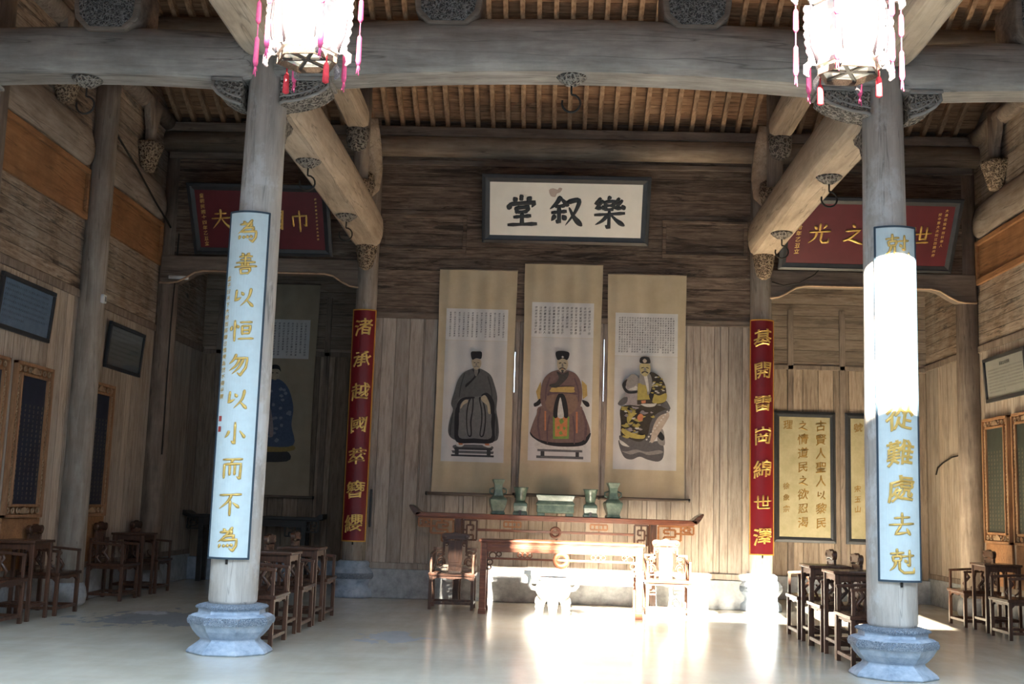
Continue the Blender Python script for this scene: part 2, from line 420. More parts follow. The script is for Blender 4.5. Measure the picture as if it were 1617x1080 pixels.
for key, txt in {
 '堂': 's48,97 47,84|d24,91 33,80|d77,94 66,82|d15,73 9,55|g13,70 50,74 87,77 79,62|s32,60 35,44|g32,59 69,63 64,46|h36,46 64,49|h26,31 75,36|s50,44 50,10|h9,7 93,12',
 '叙': 'p34,95 22,76 3,58|n35,92 46,80 58,69|h20,66 45,69|h9,47 51,52|g30,68 31,18 21,25|p18,38 8,22|d40,40 51,27|p56,80 89,86 78,50 50,9|n60,64 76,34 99,9',
 '樂': 'p51,99 44,88|s37,85 39,58|g37,83 63,86 61,60|h41,72 60,73|h40,60 60,61|g23,94 9,78 27,77|g30,87 11,63 33,66|d29,72 36,60|g78,95 67,80 85,79|g87,89 69,64 93,67|d87,75 95,62|h7,43 95,50|g50,57 50,4 39,12|p46,44 30,26 9,13|n54,46 72,28 96,12',
 '為': 'd33,92 41,81|p67,97 42,62 13,38|g22,77 67,82 60,66|g36,61 75,66 68,50|g28,45 85,50 83,24 72,5 57,14|p22,28 17,13|d36,29 39,18|d50,31 54,20|d64,33 68,22',
 '善': 'd35,97 42,86|d65,98 56,86|h27,80 75,84|h32,68 70,71|h15,55 87,60|s50,87 50,45|d35,53 41,44|d65,54 58,45|h9,37 93,43|s32,28 36,8|g32,28 71,32 64,10|h36,9 64,12',
 '以': 'g24,80 20,36 44,50|d43,73 52,59|p79,88 71,50 41,13|n64,40 76,28 90,13',
 '恒': 'd14,71 9,52|d34,75 41,63|s25,93 26,8|h47,86 90,90|s54,71 56,36|g54,71 85,74 82,38|h57,54 80,56|h57,40 80,42|h43,17 97,22',
 '勿': 'p39,94 28,70 11,54|g32,76 82,81 77,40 58,8 45,19|p53,73 38,46 13,26|p67,73 52,40 25,12',
 '小': 'g52,96 53,10 39,21|p29,60 22,44 13,33|n70,63 82,48 90,35',
 '而': 'h15,86 87,90|p53,86 44,72|s20,67 20,12|g20,67 83,71 81,10 69,19|s42,61 42,24|s61,63 61,26',
 '不': 'h11,84 91,89|p55,83 40,56 9,29|s52,62 52,4|n61,55 86,35',
 '光': 's50,97 50,66|d25,87 37,71|p77,92 64,74|h7,57 95,64|p38,58 32,32 5,7|g60,60 58,22 66,11 91,13 91,33',
 '之': 'd43,97 57,84|g18,66 80,73 46,38 13,17|n9,21 40,27 96,7',
 '世': 'h5,56 97,65|s25,90 25,20|s52,95 52,34|s77,91 77,36|h25,18 88,23|h52,36 77,38',
 '巾': 's19,73 20,25|g19,73 82,77 79,27 67,35|s50,99 50,0',
 '夫': 'h25,76 76,81|h9,53 91,60|p51,97 46,54 9,5|n52,55 70,28 96,5',
 '丈': 'h10,68 90,74|p54,97 48,54 10,5|n26,52 54,32 94,6',
 '去': 'h25,78 79,83|s52,99 52,54|h7,51 95,58|g48,50 27,15 75,24|d68,39 82,13',
 '尅': 'h9,80 55,85|s32,99 32,70|s17,69 20,50|g17,69 47,72 44,52|h20,52 44,54|p28,50 22,30 5,13|g40,51 40,20 56,7 95,9 97,29|h52,70 93,75|g78,95 78,34 67,41|d59,59 67,47',
}.items(): STROKES[key] = [(t_[0], [tuple(map(float, p.split(','))) for p in t_[1:].split()]) for t_ in txt.split('|')]
PROFILE = {'h': (.95,.62,.60,.70,1.08), 's': (1.0,.85,.78,.82,1.0), 'p': (1.05,.95,.80,.55,.14), 'n': (.35,.60,.85,1.2,.55), 'd': (.35,.8,1.1,1.1,.7), 'g': (.95,.75,.85,.95,.22)}
def brush_char(mb, ch, fn, cu, cv, size, weight, depth):
    """a character drawn stroke by stroke with a loaded brush"""
    for kind, pts in STROKES[ch]:
        P = []; n = len(pts); steps = 5 if n > 2 else 6
        for i in range(n-1):
            p1, p2 = pts[i], pts[i+1]
            for k in range(steps):
                t_ = k/steps
                if n > 2 and kind in 'pn':
                    p0 = pts[i-1] if i else p1; p3 = pts[i+2] if i+2 < n else p2
                    P.append(tuple(.5*(2*b+(c-a)*t_+(2*a-5*b+4*c-d)*t_*t_+(3*b-a-3*c+d)*t_**3) for a,b,c,d in zip(p0,p1,p2,p3)))
                else: P.append(tuple(a+(b-a)*t_ for a,b in zip(p1,p2)))
        P.append(pts[-1]); m = len(P); pr = PROFILE[kind]
        loops = []
        for i, (x, y) in enumerate(P):
            s_ = i/(m-1)*4; a = min(3, int(s_)); r_ = (pr[a]+(pr[a+1]-pr[a])*(s_-a))*weight
            if i in (0, m-1): r_ *= .55
            q0, q1 = P[max(0,i-1)], P[min(m-1,i+1)]; dx, dy = q1[0]-q0[0], q1[1]-q0[1]; L = math.hypot(dx, dy) or 1
            nx, ny = -dy/L, dx/L
            ex = (0 if 0 < i < m-1 else (-.6 if i == 0 else .6)*r_)
            x += dx/L*ex; y += dy/L*ex
            loops.append([fn(cu+(x+nx*r_*math.cos(b)-50)/100*size, cv+(y+ny*r_*math.cos(b)-50)/100*size, depth*max(0, math.sin(b))*min(1, r_/weight+.2)) for b in [2*PI*j/8 for j in range(8)]])
        mb.sweep(None, loops, True)
def flat_fn(ox, y, oz, sy=-1):                      # board facing -Y
    return lambda u, v, w_: (ox + u, y + sy*w_, oz + v)

def smooth_loop(pts, k=4):
    n = len(pts); out = []
    for i in range(n):
        p0, p1, p2, p3 = (pts[(i+j-1) % n] for j in range(4))
        for s in range(k):
            t = s/k
            out.append(tuple(.5*((2*b) + (-a+c)*t + (2*a-5*b+4*c-d)*t*t + (-a+3*b-3*c+d)*t**3) for a,b,c,d in zip(p0,p1,p2,p3)))
    return out
def arc(cx, cy, r, a0, a1, n=10): return [(cx + r*math.cos(R(a0+(a1-a0)*i/n)), cy + r*math.sin(R(a0+(a1-a0)*i/n))) for i in range(n+1)]

# ================================================================== SETTING
XW = 6.25                                             # side walls
DR = 6.5                                              # rear columns and middle wall
DA = 8.95                                             # alcove wall behind the side bays
def roof_z(y):                                        # underside of rafters
    return 7.22 + .5*(6.5-y) if y > 2.6 else 9.17 - .545*(2.6-y)
m = MB(); m.box(-9, 9, -4.3, 12, -.3, 0); structure(m.build('floor', 'cement_floor'))
m = MB(); m.box(-9, 9, -17, -4.3, -.3, -.002); structure(m.build('floor_courtyard', 'dark_paving'))
# roof boards above rafters: rear slope, front slope, alcove slope are one folded sheet
m = MB(); t = .09
def sheet(y0, y1, x0=-XW-.4, x1=XW+.4):
    a, b = roof_z(y0)+.10, roof_z(y1)+.10
    m.add([(x0,y0,a),(x1,y0,a),(x1,y1,b),(x0,y1,b),(x0,y0,a+t),(x1,y0,a+t),(x1,y1,b+t),(x0,y1,b+t)],
          [(0,1,2,3),(4,7,6,5),(0,4,5,1),(1,5,6,2),(2,6,7,3),(3,7,4,0)])
sheet(-4.0, 2.6); sheet(2.6, 7.2); sheet(7.2, 9.4, -XW-.4, -2.9); sheet(7.2, 9.4, 2.9, XW+.4)
structure(m.build('ceiling', 'roof_boards'))

def side_wall(sx, name):
    x0 = sx*XW
    r = bpy.data.objects.new(name, None); COL.objects.link(r); structure(r)
    a, b = (x0, x0+sx*.25)
    def bx(nm, mat, y0, y1, z0, z1, d=0, bev=0):
        q = MB(); q.box(min(a-sx*d, b), max(a-sx*d, b), y0, y1, z0, z1); return q.build(nm, mat, r, bevel=bev)
    bx('stone_plinth', 'grey_stone', -4, DA+.3, 0, .42, .03, .01)
    bx('sill_rail', 'post_timber', -4, DA+.3, .42, .50, .02, .008)
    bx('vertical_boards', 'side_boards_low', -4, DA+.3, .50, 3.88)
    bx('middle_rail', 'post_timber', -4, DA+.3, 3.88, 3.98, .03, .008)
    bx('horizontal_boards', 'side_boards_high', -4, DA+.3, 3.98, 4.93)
    q = MB(); q.prism([(-4,5.5),(DA+.3,5.5),(DA+.3,roof_z(DA+.3)+.2),(2.6,roof_z(2.6)+.2),(-4,roof_z(-4)+.2)], 'x', min(a,b), max(a,b))
    q.build('gable_boards', 'side_boards_high', r)
    bx('band_boards', 'orange_panel', -4, 6.7, 4.93, 5.55, -.0); bx('horizontal_boards', 'side_boards_high', 6.7, DA+.3, 4.93, 5.55)
    return r
side_wall(-1, 'wall_left'); side_wall(1, 'wall_right')
# raised frames round the brown band panels, moon beams above them, bays between the pillars
PILL = (.75, 3.75, 6.62)
def side_trim(sx, k):
    x = sx*XW
    n = 0
    for y0, y1 in ((.75+.15, 3.75-.15), (3.75+.15, 6.62-.15)):
        q = MB(); d = .045
        xa, xb = sorted((x, x-sx*d))
        for (u0, u1, z0, z1) in ((y0,y1,4.90,4.99), (y0,y1,5.50,5.57), (y0,y0+.07,4.99,5.5), (y1-.07,y1,4.99,5.5)):
            q.box(xa, xb, u0, u1, z0, z1)
        structure(q.build('trim_%d' % k, 'orange_panel', bevel=.006)); k += 1
        # moon beam: flattened bellied timber against the wall
        secs = []
        for i in range(17):
            s = i/16; y = y0 + (y1-y0)*s; e = min(s, 1-s)
            sc = 1 if e > .08 else .72 + .28*math.sqrt(max(0, 1-(1-e/.08)**2))
            zc = 5.83 + .05*math.sin(PI*s)
            secs.append([(x + (-sx)*(.10*max(0, math.cos(a)))*sc if math.cos(a) > 0 else x + sx*.02, y, zc + .27*sc*math.sin(a)) for a in [2*PI*j/16 for j in range(16)]])
        q = MB(); q.sweep(None, secs, True)
        o = q.build('moon_beam', 'wall_beam_timber')
        side = 'left' if sx < 0 else 'right'; which = 'front' if y0 < 2 else 'rear'
        tag(o, f'bellied moon beam on the {side} wall above the orange band, {which} bay', 'beam', 'moon beams on the side walls', 'thing')
        # carved stool standing on the beam with a short post above
        ym = y0 + (y1-y0)*.60
        th = thing('carved_stool', f'carved stool with short post on the {side} wall moon beam, {which} bay', 'bracket', (x-sx*.10, ym, 6.36), 0, 'carved stools on the side walls')
        q = MB()
        q.lathe([(.11,-.26),(.15,-.20),(.24,.06),(.27,.11),(.25,.15)], 6, sx=.8); q.build('stool', 'carved_timber_warm', th)
        q = MB(); q.tube([(0,0,.10),(0,0,.9)], .085, 12); q.build('short_post', 'post_timber', th)
        q = MB(); q.prism([(-.28,.85),(.28,.85),(.20,.55),(.10,.35),(-.10,.35),(-.20,.55)], 'x', -.05, .05); q.build('cloud_board', 'post_timber', th, bevel=.01)
        # upper tie above the stool
        q = MB(); q.tube([(x-sx*.03, y0, 7.15), (x-sx*.03, y1, 7.15)], .13, 12)
        tag(q.build('side_tie_beam', 'post_timber'), f'high round tie timber along the {side} wall, {which} bay', 'beam', 'high ties on the side walls', 'thing')
    return k
kk = side_trim(-1, 1); kk = side_trim(1, kk)
for sx, side in ((-1,'left'), (1,'right')):
    for i, y in enumerate(PILL):
        th = thing('wall_pillar', 'round grey timber pillar set into the %s wall, %s' % (side, ('near the front beam end', 'between the carved panels', 'at the alcove corner')[i]), 'pillar', (sx*(XW-.12), y, 0), 0, 'pillars in the side walls')
        q = MB(); q.tube([(0,0,.28), (0,0,3), (0,0,roof_z(y)-.1)], [.18,.17,.15], 16); q.build('shaft', 'post_timber' if i != 1 else 'column_timber_rear', th)
        q = MB(); q.lathe([(.19,0),(.225,.03),(.24,.12),(.22,.22),(.19,.28)], 16); q.build('stone_foot', 'grey_stone', th)

# middle wall between the rear columns
W = bpy.data.objects.new('wall_rear', None); COL.objects.link(W); structure(W)
def wpart(name, mat, boxes, bevel=0):
    q = MB()
    for b in boxes: q.box(*b)
    return q.build(name, mat, W, bevel=bevel)
y0, y1 = DR, DR+.10
wpart('stone_sill', 'grey_stone', [(-3.0,3.0,y0-.06,y1+.1,0,.42)], .01)
wpart('sill_rail', 'column_timber_rear', [(-2.9,2.9,y0-.03,y1,.42,.51)], .008)
xs = [-2.86, -2.08, -1.4, -.70, 0, .65, 1.33, 1.99, 2.40, 2.86]
slit = {3: (.006, 3.1, 3.7), 5: (.004, 3.4, 3.95)}
for i in range(len(xs)-1):
    a, b = xs[i], xs[i+1]
    g0 = slit[i][0] if i in slit else .0025
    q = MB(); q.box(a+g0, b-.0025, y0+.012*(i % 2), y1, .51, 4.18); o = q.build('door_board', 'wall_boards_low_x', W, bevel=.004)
wpart('door_backing', 'wall_boards_low_x', [(-2.9,xs[3]-.006,y1,y1+.03,.51,4.18),(xs[3]+.012,xs[5]-.006,y1,y1+.03,.51,4.18),(xs[5]+.010,2.9,y1,y1+.03,.51,4.18)])
wpart('slit_fill', 'wall_boards_low_x', [(xs[3]-.01,xs[3]+.02,y0+.03,y1,.51,3.1), (xs[3]-.01,xs[3]+.02,y0+.03,y1,3.72,4.18), (xs[5]-.01,xs[5]+.02,y0+.03,y1,.51,3.0), (xs[5]-.01,xs[5]+.02,y0+.03,y1,3.95,4.18)])
wpart('head_rail', 'lintel_timber', [(-2.9,2.9,y0-.025,y1,4.18,4.27)], .008)
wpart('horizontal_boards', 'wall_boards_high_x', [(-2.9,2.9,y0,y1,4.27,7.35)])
for i, (a, b) in enumerate(((-2.82,-1.5), (1.5,2.8))):
    wpart('inset_frame', 'wall_boards_high_x', [(a,b,y0-.03,y0,5.22,5.28),(a,b,y0-.03,y0,5.76,5.81),(a,a+.06,y0-.03,y0,5.28,5.76),(b-.06,b,y0-.03,y0,5.28,5.76)], .006)
wpart('upper_rail', 'lintel_timber', [(-2.9,2.9,y0-.03,y0,6.60,6.68)], .008)
wpart('door_bar', 'black_wood', [(-2.80,-2.765,y0-.03,y0+.01,1.02,1.58)], .005)
# side bays: boards above the lintel, alcove walls
for sx, side in ((-1,'left'), (1,'right')):
    a, b = sorted((sx*3.02, sx*(XW-.05)))
    W2 = bpy.data.objects.new('wall_%s_bay' % side, None); COL.objects.link(W2); structure(W2)
    q = MB(); q.box(a, b, DR, DR+.08, 5.0, 7.3); q.build('upper_boards', 'wall_boards_high_x', W2)
    q = MB(); q.box(a, b, DR-.06, DR+.10, 6.62, 6.86); q.build('upper_rail', 'lintel_timber', W2, bevel=.01)
    # lintel with bracketed lower edge
    q = MB()
    def cx(u): return sx*u
    prof = [(3.02,5.06),(3.02,4.62),(3.14,4.62),(3.26,4.64),(3.38,4.70),(3.52,4.79),(3.66,4.82),(5.52,4.82),(5.66,4.79),(5.80,4.70),(5.92,4.64),(6.04,4.62),(6.2,4.62),(6.2,5.06)]
    q.prism([(cx(u),z) for u,z in prof], 'y', DR-.08, DR+.12); q.build('lintel', 'lintel_timber', W2, bevel=.012)
    q = MB()
    e = [(cx(u), z) for u, z in prof[1:-1]]
    q.tube([(u, DR-.095, z+.005) for u, z in e], .016, 6); q.build('lintel_bead', 'pale_edge', W2)
    W3 = bpy.data.objects.new('wall_%s_alcove' % side, None); COL.objects.link(W3); structure(W3)
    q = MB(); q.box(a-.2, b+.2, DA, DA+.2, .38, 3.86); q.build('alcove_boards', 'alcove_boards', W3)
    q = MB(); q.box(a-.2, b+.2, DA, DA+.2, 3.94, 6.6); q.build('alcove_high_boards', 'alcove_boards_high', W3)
    q = MB(); q.box(a-.2, b+.2, DA-.03, DA+.2, 3.86, 3.94); q.build('alcove_rail', 'post_timber', W3, bevel=.008)
    q = MB(); q.box(a-.2, b+.2, DA-.10, DA+.2, 0, .38); q.build('alcove_sill', 'blue_stone' if sx < 0 else 'grey_stone', W3, bevel=.01)
    q = MB()
    for u in (3.9, 4.78, 6.0) if sx > 0 else (4.0, 5.9): q.box(min(cx(u),cx(u+.10)), max(cx(u),cx(u+.10)), DA-.03, DA+.02, .38, 4.9)
    q.build('alcove_stud', 'post_timber', W3, bevel=.006)
    q = MB(); q.box(*sorted((sx*2.92, sx*3.06)), DR+.1, DA+.2, 0, 7.3); structure(q.build('wall_%s_partition' % side, 'alcove_boards_high'))

# courtyard in front: plain walls of the surrounding buildings, unseen wall opposite shaped to mask the sun
m = MB(); HB = 7.78
bays = [(-9,-3.06,4.8),(-3.06,-2.42,3.05),(-2.42,-1.88,3.80),(-1.88,-1.68,3.24),(-1.68,-1.57,3.55),(-1.57,-1.46,3.22),(-1.46,-1.32,3.55),(-1.32,-.98,3.0),(-.98,3.80,2.46),(3.80,9,4.8)]   # mask tops stepped to shape the sunlight: (x0, x1, height)
for a, b, h_ in bays:
    if a in (-1.46, -1.32, -1.57):                       # gap cut to let sun onto the burner
        m.box(a, b, -16.3, -16.0, 0, 2.12+HB); m.box(a, b, -16.3, -16.0, 2.74+HB, h_+HB)
    else: m.box(a, b, -16.3, -16.0, 0, h_+HB)
structure(m.build('wall_sun_mask', 'lime_plaster'))
for sx, nm in ((-1,'wall_courtyard_left'), (1,'wall_courtyard_right')):
    m = MB(); m.box(*sorted((sx*7.0, sx*7.3)), -16, -4, 0, 7.2); structure(m.build(nm, 'lime_plaster'))

# ================================================================== COLUMNS, BEAMS, ROOF TIMBERS
def front_column(sx, label):
    th = thing('timber_column', label, 'column', (sx*3.015, 0, 0))
    q = MB(); lean = -sx*.03
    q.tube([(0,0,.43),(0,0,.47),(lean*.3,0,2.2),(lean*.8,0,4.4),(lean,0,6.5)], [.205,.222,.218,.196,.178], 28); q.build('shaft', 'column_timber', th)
    q = MB()
    prof = [(.385,0),(.395,.015),(.375,.04),(.285,.105),(.275,.115),(.275,.135),(.29,.14)]
    q.lathe(prof, 8, a0=PI/8, smooth=False); q.build('base_plinth', 'blue_stone', th, bevel=.006)
    q = MB(); q.lathe([(.275,.13),(.30,.15),(.345,.20),(.385,.27),(.395,.295),(.385,.325),(.355,.345),(.33,.352)], 8, a0=PI/8, smooth=False); q.build('base_drum', 'blue_stone', th)
    q = MB(); q.lathe([(.392,.262),(.401,.295),(.388,.330)], 8, a0=PI/8, smooth=False); q.build('carved_band', 'carved_stone', th)
    q = MB(); q.lathe([(.31,.348),(.305,.37),(.305,.395),(.32,.40)], 8, a0=PI/8, smooth=False)
    q.build('base_neck', 'blue_stone', th, bevel=.004)
    q = MB(); q.lathe([(.325,.398),(.335,.412),(.315,.428),(.25,.442)], 8, a0=PI/8, smooth=False); q.build('neck_carving', 'carved_stone', th)
    return th
front_column(-1, 'weathered front timber column carrying the fully readable pale blue board')
front_column(1, 'weathered front timber column whose pale blue board is half blown out by sunlight')
def rear_column(sx, label):
    th = thing('timber_column', label, 'column', (sx*3.0, DR, 0))
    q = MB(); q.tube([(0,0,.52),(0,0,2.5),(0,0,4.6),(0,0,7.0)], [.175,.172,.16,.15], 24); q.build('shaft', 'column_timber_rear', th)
    q = MB(); q.lathe([(.30,0),(.31,.02),(.30,.10),(.25,.14),(.25,.20),(.31,.28),(.315,.36),(.27,.42),(.24,.44),(.25,.50),(.20,.53)], 28); q.build('stone_base', 'blue_stone', th)
    q = MB(); q.lathe([(.308,.27),(.322,.315),(.312,.365)], 28); q.build('carved_band', 'carved_stone', th)
    return th
rear_column(-1, 'rear timber column behind the red couplet board left of the altar wall')
rear_column(1, 'rear timber column behind the red couplet board right of the altar wall')

def moon_beam(name, x0, x1, y, z0, rise, h, d, mat, label, group, ends=True):
    """arched beam along x: flat underside, bellied sides, swelling ends"""
    secs = []; N = 28
    for i in range(N+1):
        s = i/N; x = x0 + (x1-x0)*s; e = min(s, 1-s)*(x1-x0)
        k = 1 if e > .30 else .80 + .20*math.sqrt(max(0, 1-(1-e/.30)**2))
        zb = z0 + rise*(1-(2*s-1)**2) if ends else z0
        zt = zb + h*(1 - .05*(1-k)/.2)
        c = (zb+zt)/2; hh = (zt-zb)/2*k + 0
        dd = d/2*k
        secs.append([(x, y + dd*a, c + hh*b) for a, b in ((-.64,-1),(-.84,-.84),(-.96,-.50),(-1,-.1),(-.95,.4),(-.75,.8),(-.4,1),(.4,1),(.75,.8),(.95,.4),(1,-.1),(.96,-.50),(.84,-.84),(.64,-1))])
    q = MB(); q.sweep(None, secs, True)
    o = q.build(name, mat, bevel=0)
    for p in o.data.polygons:
        if p.normal.z < -.55: p.use_smooth = False
    return tag(o, label, 'beam', group, 'thing')
moon_beam('moon_beam', -2.90, 2.90, 0, 5.42, .135, .56, .56, 'beam_timber_x', 'long arched grey beam spanning between the two front columns', None)
moon_beam('moon_beam', -6.2, -3.12, 0, 5.40, .06, .50, .48, 'beam_timber_x', 'arched grey beam from the left wall to the front column with the readable blue board', None)
moon_beam('moon_beam', 3.12, 6.2, 0, 5.40, .06, .50, .48, 'beam_timber_x', 'arched grey beam from the sunlit front column to the right wall', None)

def y_beam(name, x, ya, yb, z0, h, d, label, group=None, rise=.05, mat='beam_timber_y'):
    secs = []; N = 24
    for i in range(N+1):
        s = i/N; y = ya + (yb-ya)*s; e = min(s, 1-s)*abs(yb-ya)
        k = 1 if e > .35 else .72 + .28*math.sqrt(max(0, 1-(1-e/.35)**2))
        zb = z0 + rise*(1-(2*s-1)**2); c = zb + h/2; hh = h/2*k; dd = d/2*k
        secs.append([(x + dd*a, y, c + hh*b) for a, b in ((-.62,-1),(-.84,-.84),(-.96,-.48),(-1,-.05),(-.94,.42),(-.74,.8),(-.4,1),(.4,1),(.74,.8),(.94,.42),(1,-.05),(.96,-.48),(.84,-.84),(.62,-1))])
    q = MB(); q.sweep(None, secs, True); o = q.build(name, mat)
    for p in o.data.polygons:
        if p.normal.z < -.55: p.use_smooth = False
    return tag(o, label, 'beam', group, 'thing')
for sx, side in ((-1,'left'), (1,'right')):
    col = 'left' if sx < 0 else 'right'
    y_beam('tie_beam', sx*2.98, .16, 6.36, 5.20, .58, .50, f'pale bellied tie beam running back to the {side} rear column, two iron hooks below', 'tie beams running into the hall')
    y_beam('upper_tie_beam', sx*2.98, .6, 5.05, 6.60, .38, .34, f'short upper beam with carved nose above the {side} tie beam', 'upper tie beams')
    y_beam('forward_beam', sx*3.0, -2.75, -.14, 5.62, .52, .44, f'pale beam running forward over the {side} lantern from the front column', 'beams running forward to the eave', 0)
    # strut with carved seat standing on the tie beam, and carved nose of the upper beam
    th = thing('carved_strut', f'strut on a carved seat standing on the {side} tie beam', 'strut', (sx*2.98, 5.30, 5.76), 0, 'struts on the tie beams')
    q = MB(); q.tube([(0,0,.1),(0,0,1.85)], .115, 14); q.build('post', 'post_timber', th)
    q = MB(); q.lathe([(.14,-.04),(.20,.05),(.23,.18),(.20,.22),(.13,.24)], 10); q.build('seat', 'carved_timber_warm', th)
    th = thing('beam_nose', f'carved nose block ending the {side} short upper beam', 'carving', (sx*2.98, 4.9, 6.42), 0, 'carved beam noses')
    q = MB(); q.lathe([(.06,-.10),(.13,-.06),(.16,.06),(.17,.24)], 10); q.build('nose', 'carved_timber', th)
    # S-curved carved brace near the rear column
    th = thing('curved_brace', f'S-curved timber brace with carved foot beside the {side} rear column top', 'brace', (sx*2.98, 6.05, 5.85), 0, 'curved braces at the rear columns')
    path = [(0,-.28,.22),(0,-.10,.18),(0,.10,.30),(0,.17,.55),(0,.10,.85),(0,-.02,1.1),(0,-.10,1.3)]
    q = MB(); q.tube(path, [.08,.13,.16,.175,.165,.14,.11], 12); q.build('curve', 'beam_timber_y', th)
    q = MB(); q.lathe([(.05,-.12),(.12,-.06),(.15,.05),(.13,.15),(.05,.2)], 10, (0,-.34,.2)); q.build('carved_foot', 'carved_timber_warm', th)
    # carved corbel under the tie beam at the rear column, and at the front column
    th = thing('corbel', f'carved corbel under the {side} tie beam at the rear column', 'corbel', (sx*2.98, 6.14, 5.05), 0, 'corbels under the tie beams')
    q = MB(); q.lathe([(.04,-.20),(.10,-.16),(.14,-.02),(.165,.16),(.17,.22)], 8, sy=.9); q.build('block', 'carved_timber_warm', th)
    th = thing('corbel', f'carved corbel under the {side} tie beam behind the front column', 'corbel', (sx*2.98, .30, 5.06), 0, 'corbels behind the front columns')
    q = MB(); q.prism([(-.14,.2),(.42,.2),(.34,.08),(.16,-.02),(.06,-.18),(-.14,-.24)], 'x', -.10, .10); q.build('block', 'carved_timber', th, bevel=.02)

# carved brackets under the front beams at the columns
def bracket(x, dirx, z, L, label):
    th = thing('beam_bracket', label, 'bracket', (x, 0, z), 0, 'carved brackets under the front beams')
    pr = [(0,.0),(L,.0),(L+.01,-.06),(L*.82,-.13),(L*.55,-.18),(L*.30,-.21),(.04,-.22),(0,-.24)]
    q = MB(); q.prism([(dirx*a, b) for a, b in pr], 'y', -.17, .17); q.build('block', 'carved_timber', th, bevel=.012)
    q = MB(); q.tube([(dirx*a, -.175, b+.004) for a, b in pr[1:]], .018, 6); q.tube([(dirx*a*.8, -.175, b*.72) for a, b in pr[1:]], .010, 5)
    for i in range(5):
        a = L*(.12+.17*i); q.ring((dirx*a, -.172, -.075-.012*(4-i)), .026, .009, 'y', 10, 5)
    q.build('scrollwork', 'beam_timber_x', th)
    q = MB(); q.box(*sorted((0, dirx*(L+.03))), -.19, .19, .0, .035); q.build('abutment', 'beam_timber_x', th, bevel=.006)
bracket(-2.83, 1, 5.42, .46, 'carved bracket under the long beam at the front column with the readable blue board')
bracket(-3.20, -1, 5.40, .28, 'small carved bracket under the left beam at the outer side of the front column')
bracket(2.83, -1, 5.42, .46, 'carved bracket under the long beam at the sunlit front column')
bracket(3.20, 1, 5.40, .28, 'small carved bracket under the right beam at the outer side of the sunlit column')
bracket(-6.05, 1, 5.38, .30, 'carved bracket under the left beam at the side wall')

# octagonal carved blocks on the beam, carrying the upper posts
for x, lb in ((-4.55, 'octagonal carved block on the left arched beam'), (-1.22, 'octagonal carved block on the long beam, nearer the left lantern'), (1.17, 'octagonal carved block on the long beam, nearer the right lantern'), (4.5, 'octagonal carved block on the right arched beam, cut by the picture edge')):
    th = thing('carved_block', lb, 'carving', (x, -.02, 5.98 if abs(x) < 3 else 5.86), 0, 'octagonal carved blocks on the front beams')
    o8 = [(-.19,0),(.19,0),(.31,.12),(.33,.24),(.33,.5),(.24,.6),(-.24,.6),(-.33,.5),(-.33,.24),(-.31,.12)]
    q = MB(); q.prism(o8, 'y', -.26, .26); q.build('block', 'lintel_timber', th, bevel=.02)
    q = MB(); q.prism([(u*.82, .03+v*.88) for u, v in o8], 'y', -.275, -.25); q.build('carved_face', 'carved_dark', th)
    q = MB(); q.tube([(0,0,.6),(0,0,1.62)], .16, 14); q.build('post', 'post_timber', th)

# roof purlins and rafters
for y, z, r_, lb in ((6.42, 6.88, .165, 'long round purlin above the altar wall, under the rafter feet'), (4.62, 7.98, .15, 'dark round purlin across the top of the view under the rafters'), (8.2, 6.18, .13, 'round purlin over the side alcoves')):
    q = MB()
    if y > 8:
        continue
    q.tube([(-XW,y,z),(XW,y,z)], r_, 18)
    tag(q.build('purlin', 'purlin_timber'), lb, 'purlin', None, 'thing')
q = MB(); q.box(-XW, XW, 6.30, 6.36, 7.02, 7.16); tag(q.build('purlin_board', 'lintel_timber', bevel=.006), 'dark board lying along the purlin above the altar wall', 'board', None, 'thing')
q = MB(); za, zb = roof_z(7.0), roof_z(3.4)
q.add([(a, y, z) for y, z0_ in ((7.0,za),(3.4,zb)) for a in (-.033,.033) for z in (z0_-.03, z0_+.098)], [(0,1,3,2),(4,6,7,5),(0,4,5,1),(2,3,7,6),(0,2,6,4),(1,5,7,3)])
raf = q.build('rafter', 'rafter_timber')
RL = {'c': ('brown square rafter sloping down to the purlin over the middle bay', 'rafters over the middle bay'), 'l': ('dark rafter sloping down behind the left arched beam', 'rafters over the left bay'), 'r': ('brown rafter sloping down behind the right arched beam', 'rafters over the right bay')}
nx = 0; first = True
x = -6.1
while x < 6.15:
    key = 'l' if x < -3 else ('r' if x > 3 else 'c')
    o = raf if first else raf.copy()
    if not first: COL.objects.link(o)
    first = False; o.location = (x, 0, 0); tag(o, RL[key][0], 'rafter', RL[key][1], 'thing'); x += .236
# rosettes with iron hooks
def hook(x, y, z, label, ring=False):
    th = thing('lamp_hook', label, 'hook', (x, y, z), 0, 'iron lamp hooks on carved rosettes')
    q = MB(); q.lathe([(.03,-.085),(.07,-.07),(.115,-.035),(.145,-.01),(.15,0)], 14); q.build('rosette', 'carved_timber', th)
    q = MB(); q.tube([(0,0,-.08),(0,0,-.17)], .010, 6)
    q.tube([(.09*math.sin(R(a)), 0, -.26+.09*math.cos(R(a))) for a in range(0, 291, 24)], .011, 6); q.build('hook', 'iron', th)
hook(-.01, -.02, 5.555, 'iron hook on a carved rosette at the middle of the long front beam')
hook(-4.8, 0, 5.45, 'iron hook on a carved rosette under the left arched beam')
hook(-2.98, 1.9, 5.24, 'iron hook nearer the front under the left tie beam')
hook(-2.98, 4.4, 5.24, 'iron hook nearer the rear under the left tie beam')
hook(2.98, 2.1, 5.24, 'iron hook nearer the front under the right tie beam')
hook(2.98, 4.8, 5.23, 'iron hook nearer the rear under the right tie beam')

